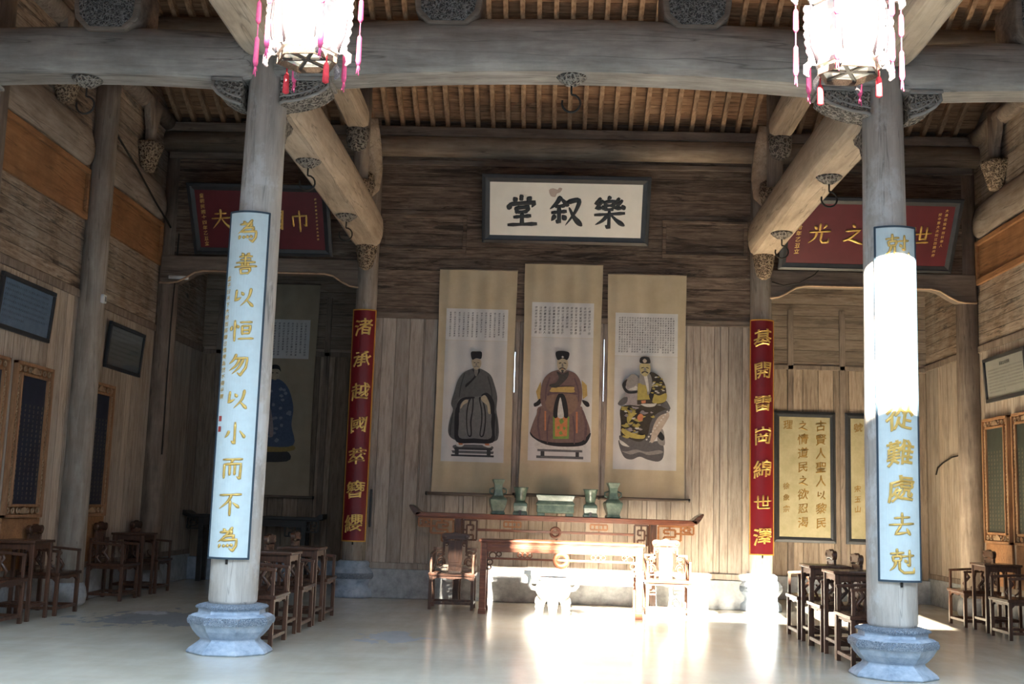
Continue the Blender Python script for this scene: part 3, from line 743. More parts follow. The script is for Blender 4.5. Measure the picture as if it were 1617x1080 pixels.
# ================================================================== BOARDS WITH WRITING
def curved_board(name, cx, cy, rad, width, z0, z1, ground, edge, label, cat, text, tsize, gold, bold, small=None, lean=(0,0), group=None, ew=.012, seals=False):
    th = thing(name, label, cat, (cx, cy, z0), 0, group)
    H = z1-z0; ha = width/2/rad
    def P(u, v, w_):
        a = u/rad; rr = rad + w_; s = v/H
        return (rr*math.sin(a) + lean[0]*s, -rr*math.cos(a) + lean[1]*s, v)
    def panel(u0, u1, v0, v1, wa, wb, n):
        q = MB(); loops = []
        for i in range(n+1):
            u = u0 + (u1-u0)*i/n; loops.append([P(u,v0,wa), P(u,v0,wb), P(u,v1,wb), P(u,v1,wa)])
        q.sweep(None, loops, False); return q
    panel(-width/2, width/2, 0, H, 0, .018, 16).build('board', ground, th)
    q = MB()
    for (u0,u1,v0,v1) in ((-width/2-.004,width/2+.004,-.006,ew),(-width/2-.004,width/2+.004,H-ew,H+.006),(-width/2-.006,-width/2+ew,0,H),(width/2-ew,width/2+.006,0,H)):
        n = 12 if u1-u0 > .1 else 2; loops = []
        for i in range(n+1):
            u = u0 + (u1-u0)*i/n; loops.append([P(u,v0,-.004), P(u,v0,.022), P(u,v1,.022), P(u,v1,-.004)])
        q.sweep(None, loops, False)
    q.build('border', edge, th)
    q = MB(); n = len(text); 
    for i, ch in enumerate(text):
        v = H - H*(i+.5)/n*.985 - .01*H
        write(q, ch, lambda u, v_, w_: P(u, v_, .020+w_), .0, v, tsize, bold, .02, .016)
    q.build('inscription', gold, th)
    if small:
        q = MB(); s2, u_, vtop, step = .05, -width/2+.042, H*.80, .062
        for i, ch in enumerate(small): write(q, ch, lambda u, v_, w_: P(u, v_, .0205+w_), u_, vtop-i*step, s2, 0.01)
        q.build('small_inscription', 'dull_gilding', th)
    if seals:
        q = MB()
        for v in (H*.385, H*.355):
            q.add([P(-width/2+.025+a, v+b, .0195) for a, b in ((0,0),(.035,0),(.035,.05),(0,.05))], [(0,1,2,3)])
        q.build('seal', 'seal_red', th)
    q = MB(); q.tube([(0,-rad*.9-.02,-.05),(0,-rad*.9-.02,.0)], .012, 8); q.build('peg', 'iron', th)
    return th
curved_board('couplet_board', -3.035, .02, .252, .385, .85, 4.09, 'pale_blue_lacquer', 'navy_edge', 'pale blue curved couplet board on the left front column, ten readable gilt characters', 'couplet board', '為善以恒勿以小而不為', .245, 'gilding', .018, '孟子曰天下大悅而將歸己惟舜為然不得乎親', (0,0), None, seals=True)
curved_board('couplet_board', 3.035, .02, .252, .385, .85, 4.09, 'pale_blue_lacquer', 'navy_edge', 'pale blue curved couplet board on the right front column, upper half glaring in sunlight', 'couplet board', '尅己最嚴須從難處去尅', .245, 'gilding', .018, None, (0,0))
curved_board('couplet_board', -2.995, DR, .198, .365, .81, 4.27, 'red_lacquer', 'yellow_edge', 'red curved couplet board on the rear column left of the scrolls', 'couplet board', '渚承越國萃簪纓', .27, 'gilding', .014)
curved_board('couplet_board', 2.995, DR, .198, .365, .81, 4.27, 'red_lacquer', 'yellow_edge', 'red curved couplet board on the rear column right of the scrolls', 'couplet board', '基開雷崗綿世澤', .27, 'gilding', .014)

def plaque(name, label, cx, yb, zb, wid, hgt, tilt, ground, frame, fw_, text, tsize, tmat, bold, ext, sides=(), frame_d=.06, spacing=None, group=None, cols=None, gl=False, rz=0, flake=False, tv=0, tilt_about='x'):
    """framed name board, foot at (cx, yb, zb), leaning forward by tilt"""
    th = thing(name, label, 'plaque' if cols is None else 'wall panel', (cx, yb, zb), rz, group)
    th.rotation_euler = (tilt, 0, rz)
    q = MB(); q.box(-wid/2+fw_*.8, wid/2-fw_*.8, -.03, 0, fw_*.8, hgt-fw_*.8); q.build('ground', ground, th)
    q = MB()
    def mitre(a, d0, d1, w0, w1):      # stepped moulding ring
        o = [(-wid/2+w0, w0),(wid/2-w0, w0),(wid/2-w0, hgt-w0),(-wid/2+w0, hgt-w0)]
        i_ = [(-wid/2+w1, w1),(wid/2-w1, w1),(wid/2-w1, hgt-w1),(-wid/2+w1, hgt-w1)]
        vs = [(x,-d0,z) for x,z in o] + [(x,-d1,z) for x,z in i_] + [(x,.005,z) for x,z in o] + [(x,.005,z) for x,z in i_]
        fs = []
        for k in range(4):
            j = (k+1) % 4; fs += [(k,j,j+4,k+4),(k,k+8,j+8,j),(k+4,j+4,j+12,k+12),(k+8,k+12,j+12,j+8)]
        q.add(vs, fs)
    mitre(0, frame_d*.75, frame_d, 0, fw_*.45); mitre(0, frame_d*.8, frame_d*.55, fw_*.45, fw_)
    q.build('frame', frame, th, bevel=.004)
    q = MB(); fn = lambda u, v, w_: (u, -.031-w_, v)
    if text:
        n = len(text); sp = spacing or (wid-2*fw_)/n
        for i, ch in enumerate(text): write(q, ch, fn, (i-(n-1)/2)*sp, hgt/2+tv, tsize, bold, ext, 0, True, 1.0, .25 if tmat == 'ink' else 1.0)
        q.build('inscription', tmat, th)
    if sides:
        q = MB()
        for u, vt, s2, st, line in sides:
            for i, ch in enumerate(line): write(q, ch, fn, u, vt-i*st, s2, .014)
        q.build('small_inscription', 'dull_gilding', th)
    if flake:
        q = MB(); q.add([(-.26+a*1.0, -.0312, hgt-fw_-.13+b) for a, b in smooth_loop([(0,.02),(.06,.05),(.13,.03),(.15,.06),(.2,.05),(.17,-.01),(.12,-.03),(.10,-.08),(.03,-.07)], 2)], [tuple(range(18))]); q.build('flaked_patch', 'flaked_patch', th)
    return th
plaque('name_plaque', 'white name plaque with three black characters in a black frame above the scrolls', .01, 6.47, 5.40, 2.54, 1.06, R(27), 'cream_board', 'black_lacquer', .12, '堂叙樂', .55, 'ink', .030, .006, spacing=.66, flake=True, tv=-.03)
plaque('honour_plaque', 'maroon honour plaque in a black frame over the left bay, half hidden by a column', -4.60, 6.40, 5.10, 2.14, 1.14, R(34), 'maroon_lacquer', 'black_lacquer', .11, '夫丈幗巾', .36, 'gilding', .01, .02, [(-.86,.94,.075,.085,'皇朝民國十四年乙丑立'),(.86,.92,.035,.058,'欽命安徽省長許世英為題贈')], spacing=.40)
plaque('honour_plaque', 'maroon honour plaque in a black frame over the right bay, four gilt characters', 4.52, 6.40, 5.08, 2.58, 1.16, R(34), 'maroon_lacquer', 'black_lacquer', .11, '光之德世', .37, 'gilding', .022, .03, [(-1.04,.96,.085,.095,'清嘉慶拾年乙丑立'),(1.07,.98,.05,.068,'大清乾隆辛酉科舉人'),(.98,.92,.05,.064,'授中憲大夫知江西饒州府')], spacing=.49)

# gold panels in the right alcove
def gold_panel(cx, label, cols):
    th = plaque('gold_panel', label, cx, DA-.005, .94, 1.04, 2.20, 0, 'gold_leaf_ground', 'black_lacquer', .105, '', .1, 'dull_gilding', 0, 0, (), .05, cols=1, group='gold leaf panels in the right alcove')
    q = MB(); fn = lambda u, v, w_: (u, -.031-w_, v)
    for u, vt, s2, st, line in cols:
        for i, ch in enumerate(line): write(q, ch, fn, u, vt-i*st, s2, .014, .012, .008)
    q.build('inscription', 'carved_gold', th)
gold_panel(4.18, 'gold leaf panel with three columns of raised characters beside the red board', [(.27,1.96,.19,.232,'古賢人聖人以黎民'),(-.03,1.96,.19,.232,'之情道民之欲忍渴'),(-.28,1.97,.17,.2,'理'),(-.31,.93,.12,.19,'徐象宗')])
gold_panel(5.38, 'gold leaf panel mostly hidden behind the sunlit front column', [(-.30,1.95,.16,.2,'號'),(-.32,.92,.12,.17,'宋玉山'),(.27,1.96,.19,.232,'仁者愛人有禮者敬'),(.0,1.96,.19,.232,'人愛人者人恒愛之')])

# ================================================================== HANGING SCROLLS
POOL = '公諱字仁甫生於宋淳熙丁酉年幼穎悟好學事親至孝鄉里稱之登進士第官至大理寺評事卒葬本里夫人汪氏有賢德子孫蕃衍世居其地'
def scroll(label, cx, y, z0, z1, wid, text_top, text_bot, cols, rows, fig, paper='scroll_paper', group=None, paper_z=None, top_w=None, border=.10):
    th = thing('hanging_scroll', label, 'scroll', (cx, y, z0), 0, group)
    H = z1-z0; hw = wid/2
    N = 26
    def half(s): return hw*(1 - .035*math.sin(PI*min(1, s*1.1)) )
    loops = []
    for i in range(N+1):
        s = i/N; h_ = half(s); curl = .014*math.sin(PI*s)
        row = [(-h_, -curl-.004), (-h_*.82, -.006), (0, -.006), (h_*.82, -.006), (h_, -curl-.004)]
        loops.append([(x, yy, H*s) for x, yy in row] + [(x, yy+.004, H*s) for x, yy in row[::-1]])
    q = MB(); q.sweep(None, loops, False); q.build('silk_mount', 'scroll_silk' if paper != 'old_scroll_paper' else 'old_scroll_paper', th)
    pw = hw*.965*.82
    pz0, pz1 = paper_z
    q = MB(); q.box(-pw, pw, -.0085, -.0065, pz0, text_bot); q.build('painting_ground', paper, th)
    q = MB(); q.box(-pw, pw, -.0090, -.0065, text_bot+.004, pz1); q.build('text_paper', 'scroll_text_paper', th)
    q = MB(); fn = lambda u, v, w_: (u, -.0094-w_, v); k = 3
    for c in range(cols):
        u = pw*.86 - c*(2*pw*.86)/(cols-1)
        for r_ in range(rows - (c*7 % 3 if c % 4 == 1 else 0)):
            v = text_top - (text_top-text_bot-.05)*(r_+.5)/rows
            write(q, POOL[k % len(POOL)], fn, u, v, min(.052, 1.0*(text_top-text_bot)/rows*.8), .0); k += 1
    q.build('inscription', 'grey_ink', th)
    q = MB(); L = 0
    for poly, colr in fig:
        pts = smooth_loop(poly, 4) if len(poly) > 4 or len(poly) == 3 else poly
        yy = -.0096 - .0007*L; L += 1
        q.mat('painted_'+colr); q.add([(x, yy, z) for x, z in pts], [tuple(range(len(pts)))])
    q.build('portrait', None, th)
    q = MB(); q.tube([(-hw-.06, -.012, -.012), (hw+.06, -.012, -.012)], .024, 12); rod = q.build('roller', 'lintel_timber', th)
    q = MB()
    for s in (-1, 1): q.tube([(s*(hw+.06), -.012, -.012), (s*(hw+.085), -.012, -.012)], .027, 12)
    q.build('roller_knob', 'black_wood', rod)
    q = MB(); q.tube([(-half(1)-.005, -.006, H), (half(1)+.005, -.006, H)], .012, 8); q.build('hanging_rod', 'lintel_timber', th)
    return th
def fig_map(k, ox, oz, shear=.018):
    """outline drawn in scroll pixels -> metres on the scroll"""
    def f(*pts): return [((x + shear*y)*k + ox, oz - y*k) for x, y in pts]
    return f
def mirror(c, pts): return [(2*c-x, y) for x, y in pts[::-1]]
KF = .00193
# grey robed official, seated (left scroll)
f = fig_map(KF, -.665, 2.42)
fig1 = [
 (f((200,880),(465,880),(470,915),(330,912),(195,915)), 'stool_grey'), (f((165,925),(495,925),(490,945),(175,945)), 'stool_grey'), (f((163,955),(495,955),(495,970),(163,970)), 'stool_dark'), (f((190,900),(480,900),(482,918),(186,918)), 'stool_dark'), (f((192,912),(222,912),(222,955),(192,955)), 'stool_dark'), (f((440,912),(470,912),(470,955),(440,955)), 'stool_dark'),
 (f((200,862),(250,858),(262,880),(240,896),(205,890)), 'shoe_white'), (f((420,862),(470,860),(476,888),(450,896),(408,880)), 'shoe_white'), (f((216,864),(250,862),(252,880),(225,882)), 'shoe_orange'), (f((420,864),(456,862),(460,880),(430,880)), 'shoe_orange'),
 (f((310,285),(250,315),(205,375),(180,460),(155,560),(170,610),(145,700),(138,790),(180,840),(300,862),(490,850),(530,800),(525,690),(510,600),(515,500),(490,400),(460,330),(400,290),(345,275)), 'robe_grey'),
 (f((250,330),(225,420),(215,500),(222,502),(234,422),(258,332)), 'fold_grey'), (f((445,345),(470,430),(478,500),(470,502),(460,432),(436,348)), 'fold_grey'), (f((165,640),(152,730),(150,800),(158,802),(161,732),(174,642)), 'fold_grey'), (f((508,640),(520,730),(518,800),(510,800),(511,732),(499,642)), 'fold_grey'),
 (f((225,520),(330,505),(400,505),(470,570),(490,700),(480,830),(340,845),(205,830),(190,700),(200,590)), 'robe_grey_light'),
 (f((190,610),(215,600),(220,720),(225,825),(340,828),(470,822),(470,700),(480,600),(500,640),(498,760),(488,855),(340,866),(205,860),(185,760)), 'ink_black'),
 (f((200,625),(205,560),(245,515),(330,505),(332,518),(260,532),(225,575),(222,630)), 'ink_black'), (f((392,488),(430,470),(470,500),(495,560),(492,630),(468,632),(460,560),(430,505),(400,502)), 'ink_black'),
 (f((300,518),(330,512),(330,600),(318,700),(322,806),(290,806),(275,700),(278,600)), 'ink_black'), (f((306,530),(322,525),(318,620),(306,700),(312,796),(294,796),(284,700),(288,600)), 'robe_grey_light'),
 (f((372,512),(400,520),(425,600),(430,700),(415,806),(382,804),(392,700),(390,610)), 'ink_black'), (f((384,530),(400,540),(416,610),(420,700),(407,796),(390,796),(402,700),(400,610)), 'robe_grey_light'),
 (f((228,600),(238,560),(262,532),(285,530),(282,552),(255,568),(240,590)), 'face'), (f((388,510),(420,490),(450,540),(466,628),(446,628),(436,570),(400,540)), 'face'),
 (f((318,290),(345,300),(372,285),(375,310),(350,345),(312,390),(270,432),(266,412),(310,370),(335,335)), 'ink_black'),
 (f((332,275),(345,270),(362,275),(360,320),(346,345),(332,318)), 'hair_grey'),
 (f((312,215),(345,205),(380,215),(386,245),(376,275),(350,292),(325,280),(312,245)), 'face'), (f((325,236),(340,233),(340,238),(326,240)), 'ink_black'), (f((355,233),(372,236),(372,240),(356,238)), 'ink_black'), (f((344,240),(351,240),(352,258),(342,258)), 'hair_grey'), (f((330,266),(348,261),(368,266),(366,271),(348,267),(332,272)), 'hair_grey'),
 (f((304,155),(346,148),(388,152),(384,205),(346,202),(314,213)), 'ink_black')]
# plum robed official (middle scroll)
f = fig_map(KF, -.63, 2.42)
s_ = 330
fig2 = [
 (f((150,850),(490,850),(488,905),(320,912),(145,905)), 'shoe_white'), (f((140,905),(488,905),(488,922),(140,922)), 'stool_grey'), (f((132,955),(495,955),(495,975),(132,975)), 'stool_grey'), (f((165,922),(195,922),(195,958),(165,958)), 'stool_dark'), (f((435,922),(462,922),(462,958),(435,958)), 'stool_dark'),
 (f((160,380),(125,460),(140,520),(175,520)), 'ochre'), (f((480,360),(520,400),(525,480),(490,510)), 'ochre'), (f((155,515),(130,540),(108,555),(115,578),(150,565),(170,535)), 'ink_black'), (f((485,515),(530,530),(542,560),(520,568),(492,540)), 'ink_black'),
 (f((170,570),(130,640),(98,720),(82,790),(120,820),(230,865),(370,870),(500,845),(548,775),(530,690),(490,610),(455,560)), 'robe_plum'),
 (f((82,775),(130,822),(240,850),(380,850),(480,838),(548,768),(540,815),(490,868),(340,882),(200,868),(100,815)), 'ink_black'),
 (f((150,600),(135,700),(150,820),(165,825),(150,710),(165,600)), 'robe_plum_deep'), (f((480,600),(505,700),(500,820),(515,815),(525,700),(495,600)), 'robe_plum_deep'),
 (f((300,285),(230,310),(180,370),(160,460),(165,550),(210,610),(300,640),(370,640),(440,610),(475,550),(485,460),(470,370),(430,310),(360,285)), 'robe_plum'),
 (f((210,480),(320,470),(430,480),(450,560),(400,625),(320,635),(230,610),(200,560)), 'robe_brown'),
 (f((225,350),(200,430),(195,520),(205,522),(212,432),(236,354)), 'robe_plum_deep'), (f((430,350),(458,430),(462,520),(452,522),(446,432),(420,354)), 'robe_plum_deep'), (f((225,650),(210,750),(212,850),(222,850),(222,750),(236,652)), 'robe_plum_deep'), (f((420,650),(432,750),(430,850),(420,850),(420,750),(409,652)), 'robe_plum_deep'),
 (f((258,648),(385,648),(382,820),(260,825)), 'leaf_green'), (f((272,652),(372,652),(368,800),(276,806)), 'orange_cloth'), (f((305,680),(330,660),(345,690),(320,710)), 'leaf_green'), (f((290,730),(310,720),(312,745),(295,750)), 'leaf_green'), (f((340,725),(360,735),(350,755),(335,745)), 'leaf_green'), (f((305,770),(325,760),(335,785),(312,792)), 'leaf_green'),
 (f((262,650),(268,560),(295,480),(322,468),(350,490),(372,570),(375,650),(345,652),(330,560),(315,500),(295,570),(292,655)), 'ink_black'), (f((296,655),(300,570),(314,500),(330,560),(342,652)), 'shoe_white'),
 (f((192,610),(205,610),(205,760),(194,762)), 'shoe_orange'), (f((436,610),(450,610),(450,775),(438,775)), 'shoe_orange'),
 (f((240,440),(260,425),(410,415),(420,435),(412,460),(245,460)), 'ochre'), (f((235,462),(420,462),(440,475),(330,470),(240,482),(215,492)), 'robe_plum_deep'),
 (f((285,300),(330,320),(375,295),(372,340),(330,390),(285,425),(232,418),(235,402),(280,385),(300,345)), 'beard_dark'),
 (f((292,205),(328,195),(365,205),(372,245),(360,285),(330,308),(302,288),(288,245)), 'face'), (f((300,232),(318,226),(322,232),(302,238)), 'ink_black'), (f((340,226),(360,232),(358,238),(338,232)), 'ink_black'), (f((324,235),(334,235),(338,262),(322,262)), 'hair_grey'), (f((305,275),(328,264),(352,275),(352,283),(328,273),(307,283)), 'beard_dark'), (f((318,285),(340,285),(336,310),(324,310)), 'beard_dark'), (f((322,276),(336,276),(334,282),(324,282)), 'shoe_orange'),
 (f((276,148),(328,136),(382,150),(368,205),(330,196),(290,208)), 'ink_black'), (f((320,185),(330,174),(341,186),(330,193)), 'shoe_white')]
# brocade warrior (right scroll)
f = fig_map(KF, -.665, 2.36)
random.seed(3)
fig3 = [
 (f((130,780),(140,850),(175,915),(230,928),(290,905),(350,925),(430,938),(470,905),(475,820),(440,780),(330,800),(200,830)), 'hem_grey'),
 (f((150,865),(220,890),(290,870),(360,890),(468,870),(440,850),(340,866),(260,850),(190,868)), 'smoke'),
 (f((430,700),(470,690),(486,790),(470,815),(430,790)), 'smoke'), (f((415,715),(450,705),(480,745),(470,775),(440,760)), 'ink_black'), (f((440,530),(500,545),(520,580),(490,640),(440,720),(390,795),(365,760),(380,650),(410,580)), 'flesh_pale'),
 (f((150,525),(300,505),(420,500),(515,535),(440,580),(395,650),(365,740),(350,800),(300,835),(220,825),(150,780),(145,650)), 'brocade_dark'),
 (f((135,745),(200,765),(290,790),(350,740),(375,640),(420,570),(515,530),(512,555),(440,590),(395,670),(370,780),(320,832),(240,835),(150,800)), 'hem_grey'),
 (f((140,780),(200,820),(205,832),(160,822),(138,800)), 'shoe_white')]
for i in range(62):                                   # brocade pattern on the skirt
    x, y = random.uniform(160,400), random.uniform(525,760)
    if x > 330+ (620-y)*.4 and y > 600: continue
    r_ = random.uniform(8,22); a0 = random.uniform(0,6)
    c = random.choice(['brocade_gold','brocade_gold','brocade_gold','shoe_white','mauve'])
    fig3.append((f(*[(x+r_*(1+.5*math.cos(3*t_+a0))*math.cos(t_)*1.3, y+r_*.6*(1+.5*math.sin(2*t_+a0))*math.sin(t_)) for t_ in [k*PI/4 for k in range(8)]]), c))
fig3 += [(f((290,575),(315,585),(310,625),(285,630),(270,605)), 'shoe_orange'),
 (f((155,690),(220,720),(300,740),(330,735),(320,765),(240,765),(165,735)), 'brocade_gold'), (f((180,540),(215,560),(235,600),(200,650),(190,610),(205,580)), 'brocade_gold')]
for i in range(11): fig3.append((f(*[(350+4*math.sin(i)+14*k_-(9-i)*-6 if False else 335+ (i*16)+dx, 770-i*22+dy) for dx, dy in ((0,0),(12,-6),(16,4),(4,10))]), 'shoe_white'))
fig3 += [(f((240,270),(195,300),(155,345),(160,380),(180,420),(160,460),(175,500),(230,510),(300,505),(300,420),(285,300)), 'mauve'),
 (f((155,345),(190,310),(200,330),(180,370),(210,400),(270,395),(265,415),(200,420),(165,390)), 'ink_black'), (f((215,280),(250,270),(285,310),(260,350),(200,370),(185,340)), 'smoke'), (f((200,390),(260,360),(290,380),(260,395)), 'shoe_white'),
 (f((120,500),(160,455),(195,450),(190,490),(150,518)), 'hem_grey'), (f((450,500),(490,465),(525,520),(515,535),(470,520)), 'hem_grey'),
 (f((365,255),(430,270),(480,330),(495,400),(490,470),(440,500),(380,490),(365,400)), 'brocade_dark'), (f((395,420),(440,430),(495,410),(490,470),(430,492),(385,480)), 'brocade_gold'),
 (f((275,340),(370,330),(375,470),(270,495)), 'brocade_gold'), (f((270,470),(390,460),(380,500),(270,505)), 'brocade_dark'), (f((300,475),(335,470),(335,490),(305,495)), 'shoe_orange'), (f((300,500),(390,495),(420,490),(400,515),(340,520)), 'shoe_white'),
 (f((365,380),(395,350),(400,420),(380,470),(362,440)), 'ink_black')]
for i in range(26):
    x, y = random.uniform(385,478), random.uniform(285,410)
    fig3.append((f(*[(x+random.uniform(9,16)*math.cos(t_), y+random.uniform(3,7)*math.sin(t_)) for t_ in [k*PI/3 for k in range(6)]]), random.choice(['brocade_gold','brocade_gold','shoe_white'])))
fig3 += [(f((300,260),(330,270),(365,262),(385,320),(375,390),(350,430),(340,360),(300,345),(285,300)), 'smoke'), (f((320,275),(345,275),(360,380),(350,405),(335,340)), 'shoe_white'),
 (f((290,195),(328,180),(368,195),(370,240),(350,275),(328,285),(305,270),(290,235)), 'face_gold'), (f((300,218),(320,212),(322,218),(302,224)), 'ink_black'), (f((340,212),(360,218),(358,224),(338,218)), 'ink_black'), (f((305,252),(328,244),(352,252),(352,262),(328,252),(307,264)), 'beard_dark'), (f((322,215),(336,215),(340,242),(320,242)), 'smoke'),
 (f((288,175),(295,140),(328,130),(362,138),(372,178),(350,185),(310,185)), 'ink_black'), (f((312,160),(328,148),(344,162),(336,178),(320,178)), 'flesh_pale')]
# lady in blue robe (left alcove)
f = fig_map(.00433, -2.06, 3.857, .02)
fig4 = [(f((385,715),(515,712),(522,755),(340,755),(335,720)), 'stool_dark'), (f((330,690),(420,700),(540,690),(530,715),(335,718)), 'gold_hem'),
 (f((425,440),(395,470),(375,560),(360,640),(335,690),(430,698),(545,690),(535,610),(540,540),(520,470),(490,435),(460,428)), 'robe_blue')]
random.seed(5)
for i in range(46):
    x, y = random.uniform(380,530), random.uniform(455,685)
    fig4.append((f(*[(x+random.uniform(5,10)*math.cos(t_), y+random.uniform(4,8)*math.sin(t_)) for t_ in [k*PI/3 for k in range(6)]]), 'robe_blue_light'))
fig4 += [(f((425,530),(440,540),(415,600),(395,645),(385,640),(405,580)), 'mauve'), (f((432,535),(445,530),(462,600),(465,655),(450,655),(446,600)), 'mauve'),
 (f((442,392),(460,385),(480,392),(482,415),(464,434),(445,420)), 'face'), (f((440,398),(445,378),(462,371),(480,378),(486,400),(476,390),(450,390)), 'ink_black'), (f((449,404),(457,403),(457,406),(449,407)), 'ink_black'), (f((467,403),(476,404),(476,407),(467,406)), 'ink_black')]
SG = 'ancestor portrait scrolls on the altar wall'
scroll('portrait scroll of a seated official in a dark grey robe, leftmost over the altar', -1.29, 6.47, 1.56, 4.96, 1.19, 2.74, 2.30, 13, 11, fig1, paper_z=(.47, 2.79), group=SG)
scroll('portrait scroll of a seated official in a plum robe, middle and highest over the altar', .01, 6.47, 1.58, 5.08, 1.19, 2.84, 2.36, 13, 9, fig2, paper_z=(.50, 2.90), group=SG)
scroll('portrait scroll of a bearded warrior in gold brocade, rightmost over the altar', 1.28, 6.47, 1.57, 4.95, 1.19, 2.72, 2.12, 22, 15, fig3, paper_z=(.42, 2.78), group=SG)
scroll('portrait scroll of a lady in a blue floral robe in the dim left alcove', -4.90, 8.90, 1.44, 5.12, 1.36, 3.00, 2.36, 13, 13, fig4, 'old_scroll_paper', paper_z=(.55, 3.05))

# ================================================================== FURNITURE
DW, DT = 'dark_rosewood', 'dark_rosewood_top'
def fret_scroll(q, cx, y, cz, sx, sz, t=.016, d=.016):
    """openwork scroll: a hooked spiral of bars in the xz plane"""
    for r_, a0, a1 in ((1.0, -40, 200), (.55, 20, 320)):
        p = [(cx + sx*r_*math.cos(R(a0+(a1-a0)*i/9)), y, cz + sz*r_*math.sin(R(a0+(a1-a0)*i/9))) for i in range(10)]
        q.tube(p, t/2, 6)
def make_chair(label, group, mat=DW):
    th = thing('armchair', label, 'chair', (0,0,0), 0, group)
    w2, d2 = .305, .245
    q = MB(); q.box(-w2-.008, w2+.008, -d2-.012, d2, .445, .480); q.box(-w2+.03, w2-.03, -d2+.03, d2-.03, .478, .484); q.build('seat', DT if mat == DW else mat, th, bevel=.008)
    for sx in (-1, 1):
        for sy in (-1, 1):
            q = MB(); x, y = sx*(w2-.022), sy*(d2-.022); q.box(x-.021, x+.021, y-.021, y+.021, 0, .45); q.build('leg', mat, th, bevel=.004)
    q = MB()
    for sy in (-1, 1): q.prism([(-w2+.04,.446),(w2-.04,.446),(w2-.04,.37),(w2-.06,.39),(w2-.09,.412),(.08,.412),(.04,.400),(-.04,.400),(-.08,.412),(-w2+.09,.412),(-w2+.06,.39),(-w2+.04,.37)], 'y', sy*(d2-.022)-.008, sy*(d2-.022)+.008)
    for sx in (-1, 1): q.prism([(-d2+.04,.446),(d2-.04,.446),(d2-.04,.37),(d2-.08,.412),(-d2+.08,.412),(-d2+.04,.37)], 'x', sx*(w2-.022)-.008, sx*(w2-.022)+.008)
    q.build('apron', mat, th)
    for (a, b) in (((-w2+.04,-d2+.02,.085),(w2-.04,-d2+.02,.085)), ((-w2+.04,d2-.02,.085),(w2-.04,d2-.02,.085)), ((-w2+.02,-d2+.04,.085),(-w2+.02,d2-.04,.085)), ((w2-.02,-d2+.04,.085),(w2-.02,d2-.04,.085))):
        q = MB(); q.bar(a, b, .026, .034); q.build('stretcher', mat, th, bevel=.003)
    # backrest: stepped side frames, pierced splat, scrolled crest
    q = MB(); yb = d2-.03
    for sx in (-1, 1):
        q.box(sx*(w2-.022)-.017, sx*(w2-.022)+.017, yb-.017, yb+.017, .48, .80)
        q.box(sx*.155-.015, sx*.155+.015, yb-.015, yb+.015, .74, .90)
        q.box(*sorted((sx*.14, sx*(w2-.005))), yb-.015, yb+.015, .775, .805)
    q.box(-.17, .17, yb-.016, yb+.016, .875, .905)
    q.build('back_frame', mat, th, bevel=.004)
    q = MB(); q.prism([(-.095,.48),(.095,.48),(.085,.56),(.10,.66),(.095,.88),(-.095,.88),(-.10,.66),(-.085,.56)], 'y', yb-.010, yb+.010)
    q.prism([(-.06,.60),(.06,.60),(.06,.76),(.0,.80),(-.06,.76)], 'y', yb-.016, yb+.0)
    q.prism(smooth_loop([(-.05,.53),(0,.55),(.05,.53),(.03,.50),(-.03,.50)], 2), 'y', yb-.018, yb)
    q.build('splat', mat, th, bevel=.004)
    q = MB(); q.prism(smooth_loop([(-.15,.90),(-.19,.945),(-.185,.985),(-.14,1.005),(-.07,1.0),(0,1.02),(.07,1.0),(.14,1.005),(.185,.985),(.19,.945),(.15,.90),(.07,.915),(-.07,.915)], 3), 'y', yb-.028, yb+.022)
    for sx in (-1, 1): q.tube([(sx*.150, yb-.034, .952), (sx*.150, yb+.026, .952)], .026, 12)
    q.build('crest', DT if mat == DW else mat, th, bevel=.006)
    for sx in (-1, 1):
        q = MB(); x = sx*(w2-.022)
        q.box(x-.015, x+.015, -d2+.012, -d2+.044, .48, .72)
        q.prism([(-d2+.006,.735),(-d2+.006,.705),(-d2+.10,.710),(0,.722),(yb,.735),(yb,.762),(0,.752)], 'x', x-.017, x+.017)
        q.build('armrest', mat, th, bevel=.004)
        q = MB(); q.tube([(x, -.01, .48),(x, -.04, .54),(x, 0, .59),(x, .035, .63),(x, .0, .68),(x, .02, .72)], [.012,.018,.022,.024,.02,.014], 8)
        q.tube([(x,.06,.49),(x,.10,.52),(x,.12,.56),(x,.10,.59)], .012, 7); q.build('arm_support', mat, th)
    q = MB()
    for sx in (-1, 1):
        fret_scroll(q, sx*.19, yb, .60, .055*sx, .07, .026); fret_scroll(q, sx*.20, yb, .71, .05*sx, .045, .022); fret_scroll(q, sx*.118, yb, .845, .03*sx, .03, .016)
        q.bar((sx*.10, yb, .53), (sx*.27, yb, .53), .016)
    q.build('back_fretwork', mat, th)
    return th
